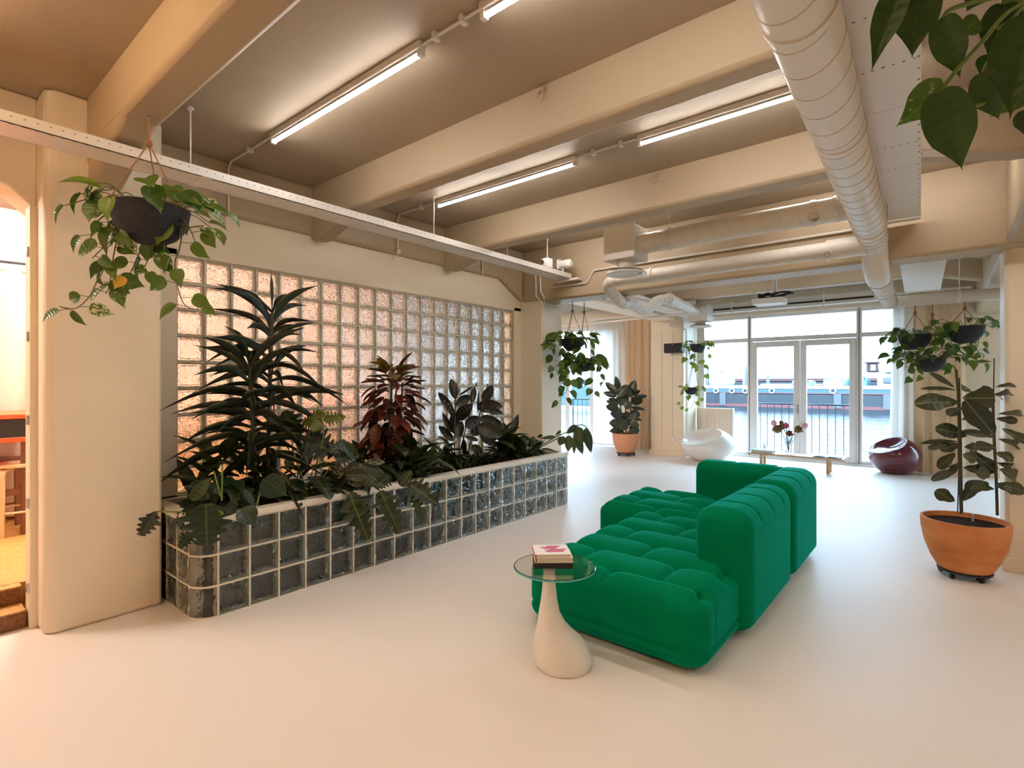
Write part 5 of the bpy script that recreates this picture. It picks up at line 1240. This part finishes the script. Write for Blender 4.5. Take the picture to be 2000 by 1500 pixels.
# drooping branch at the far end
random.seed(36)
dz_ = planted('drooping_plant', 'long branch with drooping leaves leaning out over the planter end', (-3.9, 5.0, .55))
def zz2(x, y): return (950+x/8.7, 780+y/8.7)
Zz = depth(onx(1085, 850, -3.75))
for pts in ([(600,900),(900,790),(1180,640),(1400,540),(1600,430),(1720,500),(1790,640)], [(620,930),(980,780),(1250,640)], [(560,900),(480,700),(460,560)]):
    put('branch', MB().tube(curve([at(*zz2(*q), Zz) for q in pts], 6), .007, 6), M['stemg'], dz_)
for x0,y0,x1,y1,w in ((1310,620,1250,790,115),(1410,610,1390,870,115),(1560,460,1610,760,140),(1490,590,1645,915,120),(1480,640,1495,920,60),(1680,480,1775,890,115),(1545,435,1370,575,85),(1270,530,1175,610,40),(1180,640,930,660,50),(960,610,860,640,40),
        (330,570,300,970,200),(450,600,530,990,230),(460,580,508,255,95),(300,600,220,930,120),(560,640,800,720,90),(700,760,900,700,80),(820,640,720,760,70)):
    u0,v0 = zz2(x0,y0); u1,v1 = zz2(x1,y1); leaf_px(dz_, 'zz' if x0 > 1100 else 'fill', u0, v0, u1, v1, w/8.7*1.35, Zz+rnd(-.06,.06), rnd(-.06,.06), .35)

# ---------------------------------------------------------------- potted plants
def terracotta(parent, c, r, h, z0, m, neck=.62):
    prof = [(r*.58,z0),(r*.62,z0+.01),(r*.77,z0+h*.22),(r*.91,z0+h*.5),(r*.985,z0+h*.78),(r,z0+h*.97),(r*.995,z0+h),(r*.94,z0+h),(r*.925,z0+h*.95),(r*.9,z0+h*.9),(.01,z0+h*.9)]
    put('pot', MB().lathe(prof, c, 48), m, parent, ang=60)
    put('soil', MB().lathe([(r*.915,z0+h*.905),(r*.5,z0+h*.93),(.01,z0+h*.94)], c, 28, cap0=False), M['soil'], parent)
def trolley(c, r, label):
    t = thing('plant_trolley', label, 'trolley', c); c = Vector(c)
    put('plate', MB().lathe([(r,.045),(r,.06)], c, 28), M['black'], t)
    for k in range(5):
        a = k*1.2566+.4; e = c+Vector((math.cos(a), math.sin(a), 0))*(r*.85); d = Vector((-math.sin(a), math.cos(a), 0))*.009
        put('wheel', MB().tube([e+UP*.021-d, e+UP*.021+d], .0205, 14), M['black'], t); put('fork', MB().box(e.x-.008, e.y-.008, .03, e.x+.008, e.y+.008, .046), M['black'], t)
random.seed(51)
PF = Vector((.11, 5.38, 0))
trolley(PF, .17, 'black wheeled plant trolley under the big terracotta pot')
ff = thing('potted_fig', 'fiddle leaf fig with two stems in a big terracotta pot', 'potted plant', PF+UP*.061)
terracotta(ff, PF, .275, .385, .061, M['terra'])
def zf_(x, y): return (1720+x/3.125, 680+y/3.125)
Zf = depth(PF)
for pts, r in (([(490,1010),(480,700),(475,330),(460,130)], .009), ([(500,1000),(492,600),(480,180)], .004), ([(470,1000),(478,600),(468,160)], .004), ([(712,1020),(705,800),(690,500),(683,250)], .010), ([(690,520),(690,240),(693,62)], .004)):
    put('stem' if r > .008 else 'support_stake', MB().tube(curve([at(*zf_(*q), Zf) for q in pts], 5), r, 7), M['stem'] if r > .008 else M['stake'], ff)
for x0,y0,x1,y1,w in ((450,240,330,165,32),(458,258,318,236,24),(470,330,280,322,105),(500,305,678,305,125),(478,365,425,400,62),(480,375,552,350,32),(490,440,605,408,42),(692,525,585,405,115),(527,535,392,490,90),(470,572,302,562,28),(400,588,308,606,36),(482,588,383,612,62),
    (455,640,366,710,62),(470,745,358,772,52),(452,935,352,880,75),(492,700,428,740,36),(510,605,612,598,52),(500,650,578,672,72),(540,620,692,745,72),(503,730,655,750,70),(508,935,605,785,95),(692,862,608,838,48),(702,545,556,510,42),(700,240,837,212,36),(702,290,838,248,48),(692,282,782,290,42),(690,262,636,238,22),
    (713,402,900,390,38),(704,430,830,442,46),(738,490,900,565,52),(715,555,900,600,48),(702,602,598,600,72),(700,640,803,672,62),(705,700,900,748,55),(722,740,900,805,95),(718,830,868,862,75),(695,835,815,862,72),(672,770,606,760,72),(500,260,530,240,60)):
    u0,v0 = zf_(x0,y0); u1,v1 = zf_(x1,y1); leaf_px(ff, 'fiddle', u0, v0, u1, v1, w/3.125*1.3, Zf+rnd(-.1,.06), rnd(-.1,.05), .5)
q = onz(1922, 1137, 0); lf = thing('fallen_leaf', 'dry fallen leaf on the floor by the terracotta pot', 'leaf', q); inst('leaf_blade', T['dry'][0], frame_M(q+UP*.012-RIGHT*.06, RIGHT, UP, .05, .12), lf); put('stalk', MB().tube([q+UP*.012-RIGHT*.06, q+UP*.01-RIGHT*.09], .002, 5), M['stem'], lf)
pm = at(1900, 1003, Zf-.1); wm = put('moisture_meter', MB().tube([pm, pm-UP*.06], .008, 8), M['steel'], ff)
random.seed(52)
PR = Vector((-5.09, 9.88, 0))
trolley(PR, .19, 'black wheeled plant trolley under the far terracotta pot')
rp_ = thing('potted_rubber_plant', 'rubber plant in a pale terracotta pot before the curtains', 'potted plant', PR+UP*.061)
terracotta(rp_, PR, .275, .40, .061, M['terra_pale'])
def zq(x, y): return (1040+x/4.1675, 560+y/4.1675)
Zq = depth(PR)
for pts in ([(740,1200),(720,1000),(690,800)], [(790,1200),(800,1000),(820,800)], [(760,1200),(760,1050),(750,900)]): put('stem', MB().tube(curve([at(*zq(*q), Zq) for q in pts], 5), .012, 6), M['stem'], rp_)
for x0,y0,x1,y1,w in ((700,860,685,740,40),(700,880,600,780,45),(690,890,580,862,36),(700,900,765,800,60),(690,930,625,915,30),(715,940,770,910,70),(700,960,605,930,30),(720,970,745,870,80),(800,890,825,768,60),(800,900,780,830,40),(815,880,875,845,30),(810,905,930,888,30),(800,940,895,920,60),(700,1000,605,965,60),(720,1020,640,1000,50),
    (800,990,755,940,55),(800,985,915,995,25),(800,1010,875,1050,45),(800,1060,885,1085,28),(720,1060,640,1030,50),(740,1080,690,1030,60),(790,1080,840,1030,40),(720,1110,630,1110,55),(800,1110,865,1130,45),(730,1140,645,1110,60),(790,1150,870,1170,60),(740,1170,640,1170,45),(770,1120,760,1020,80),(740,1130,780,1060,70),(780,1180,850,1190,50),(700,1150,760,1090,90),(690,850,650,800,40),(735,930,760,870,60)):
    u0,v0 = zq(x0,y0); u1,v1 = zq(x1,y1); leaf_px(rp_, 'rubber_l', u0, v0, u1, v1, w/4.1675*1.3, Zq+rnd(-.15,.1), rnd(-.12,.08), .5)
# spare vine leaf in the raised room
random.seed(60)
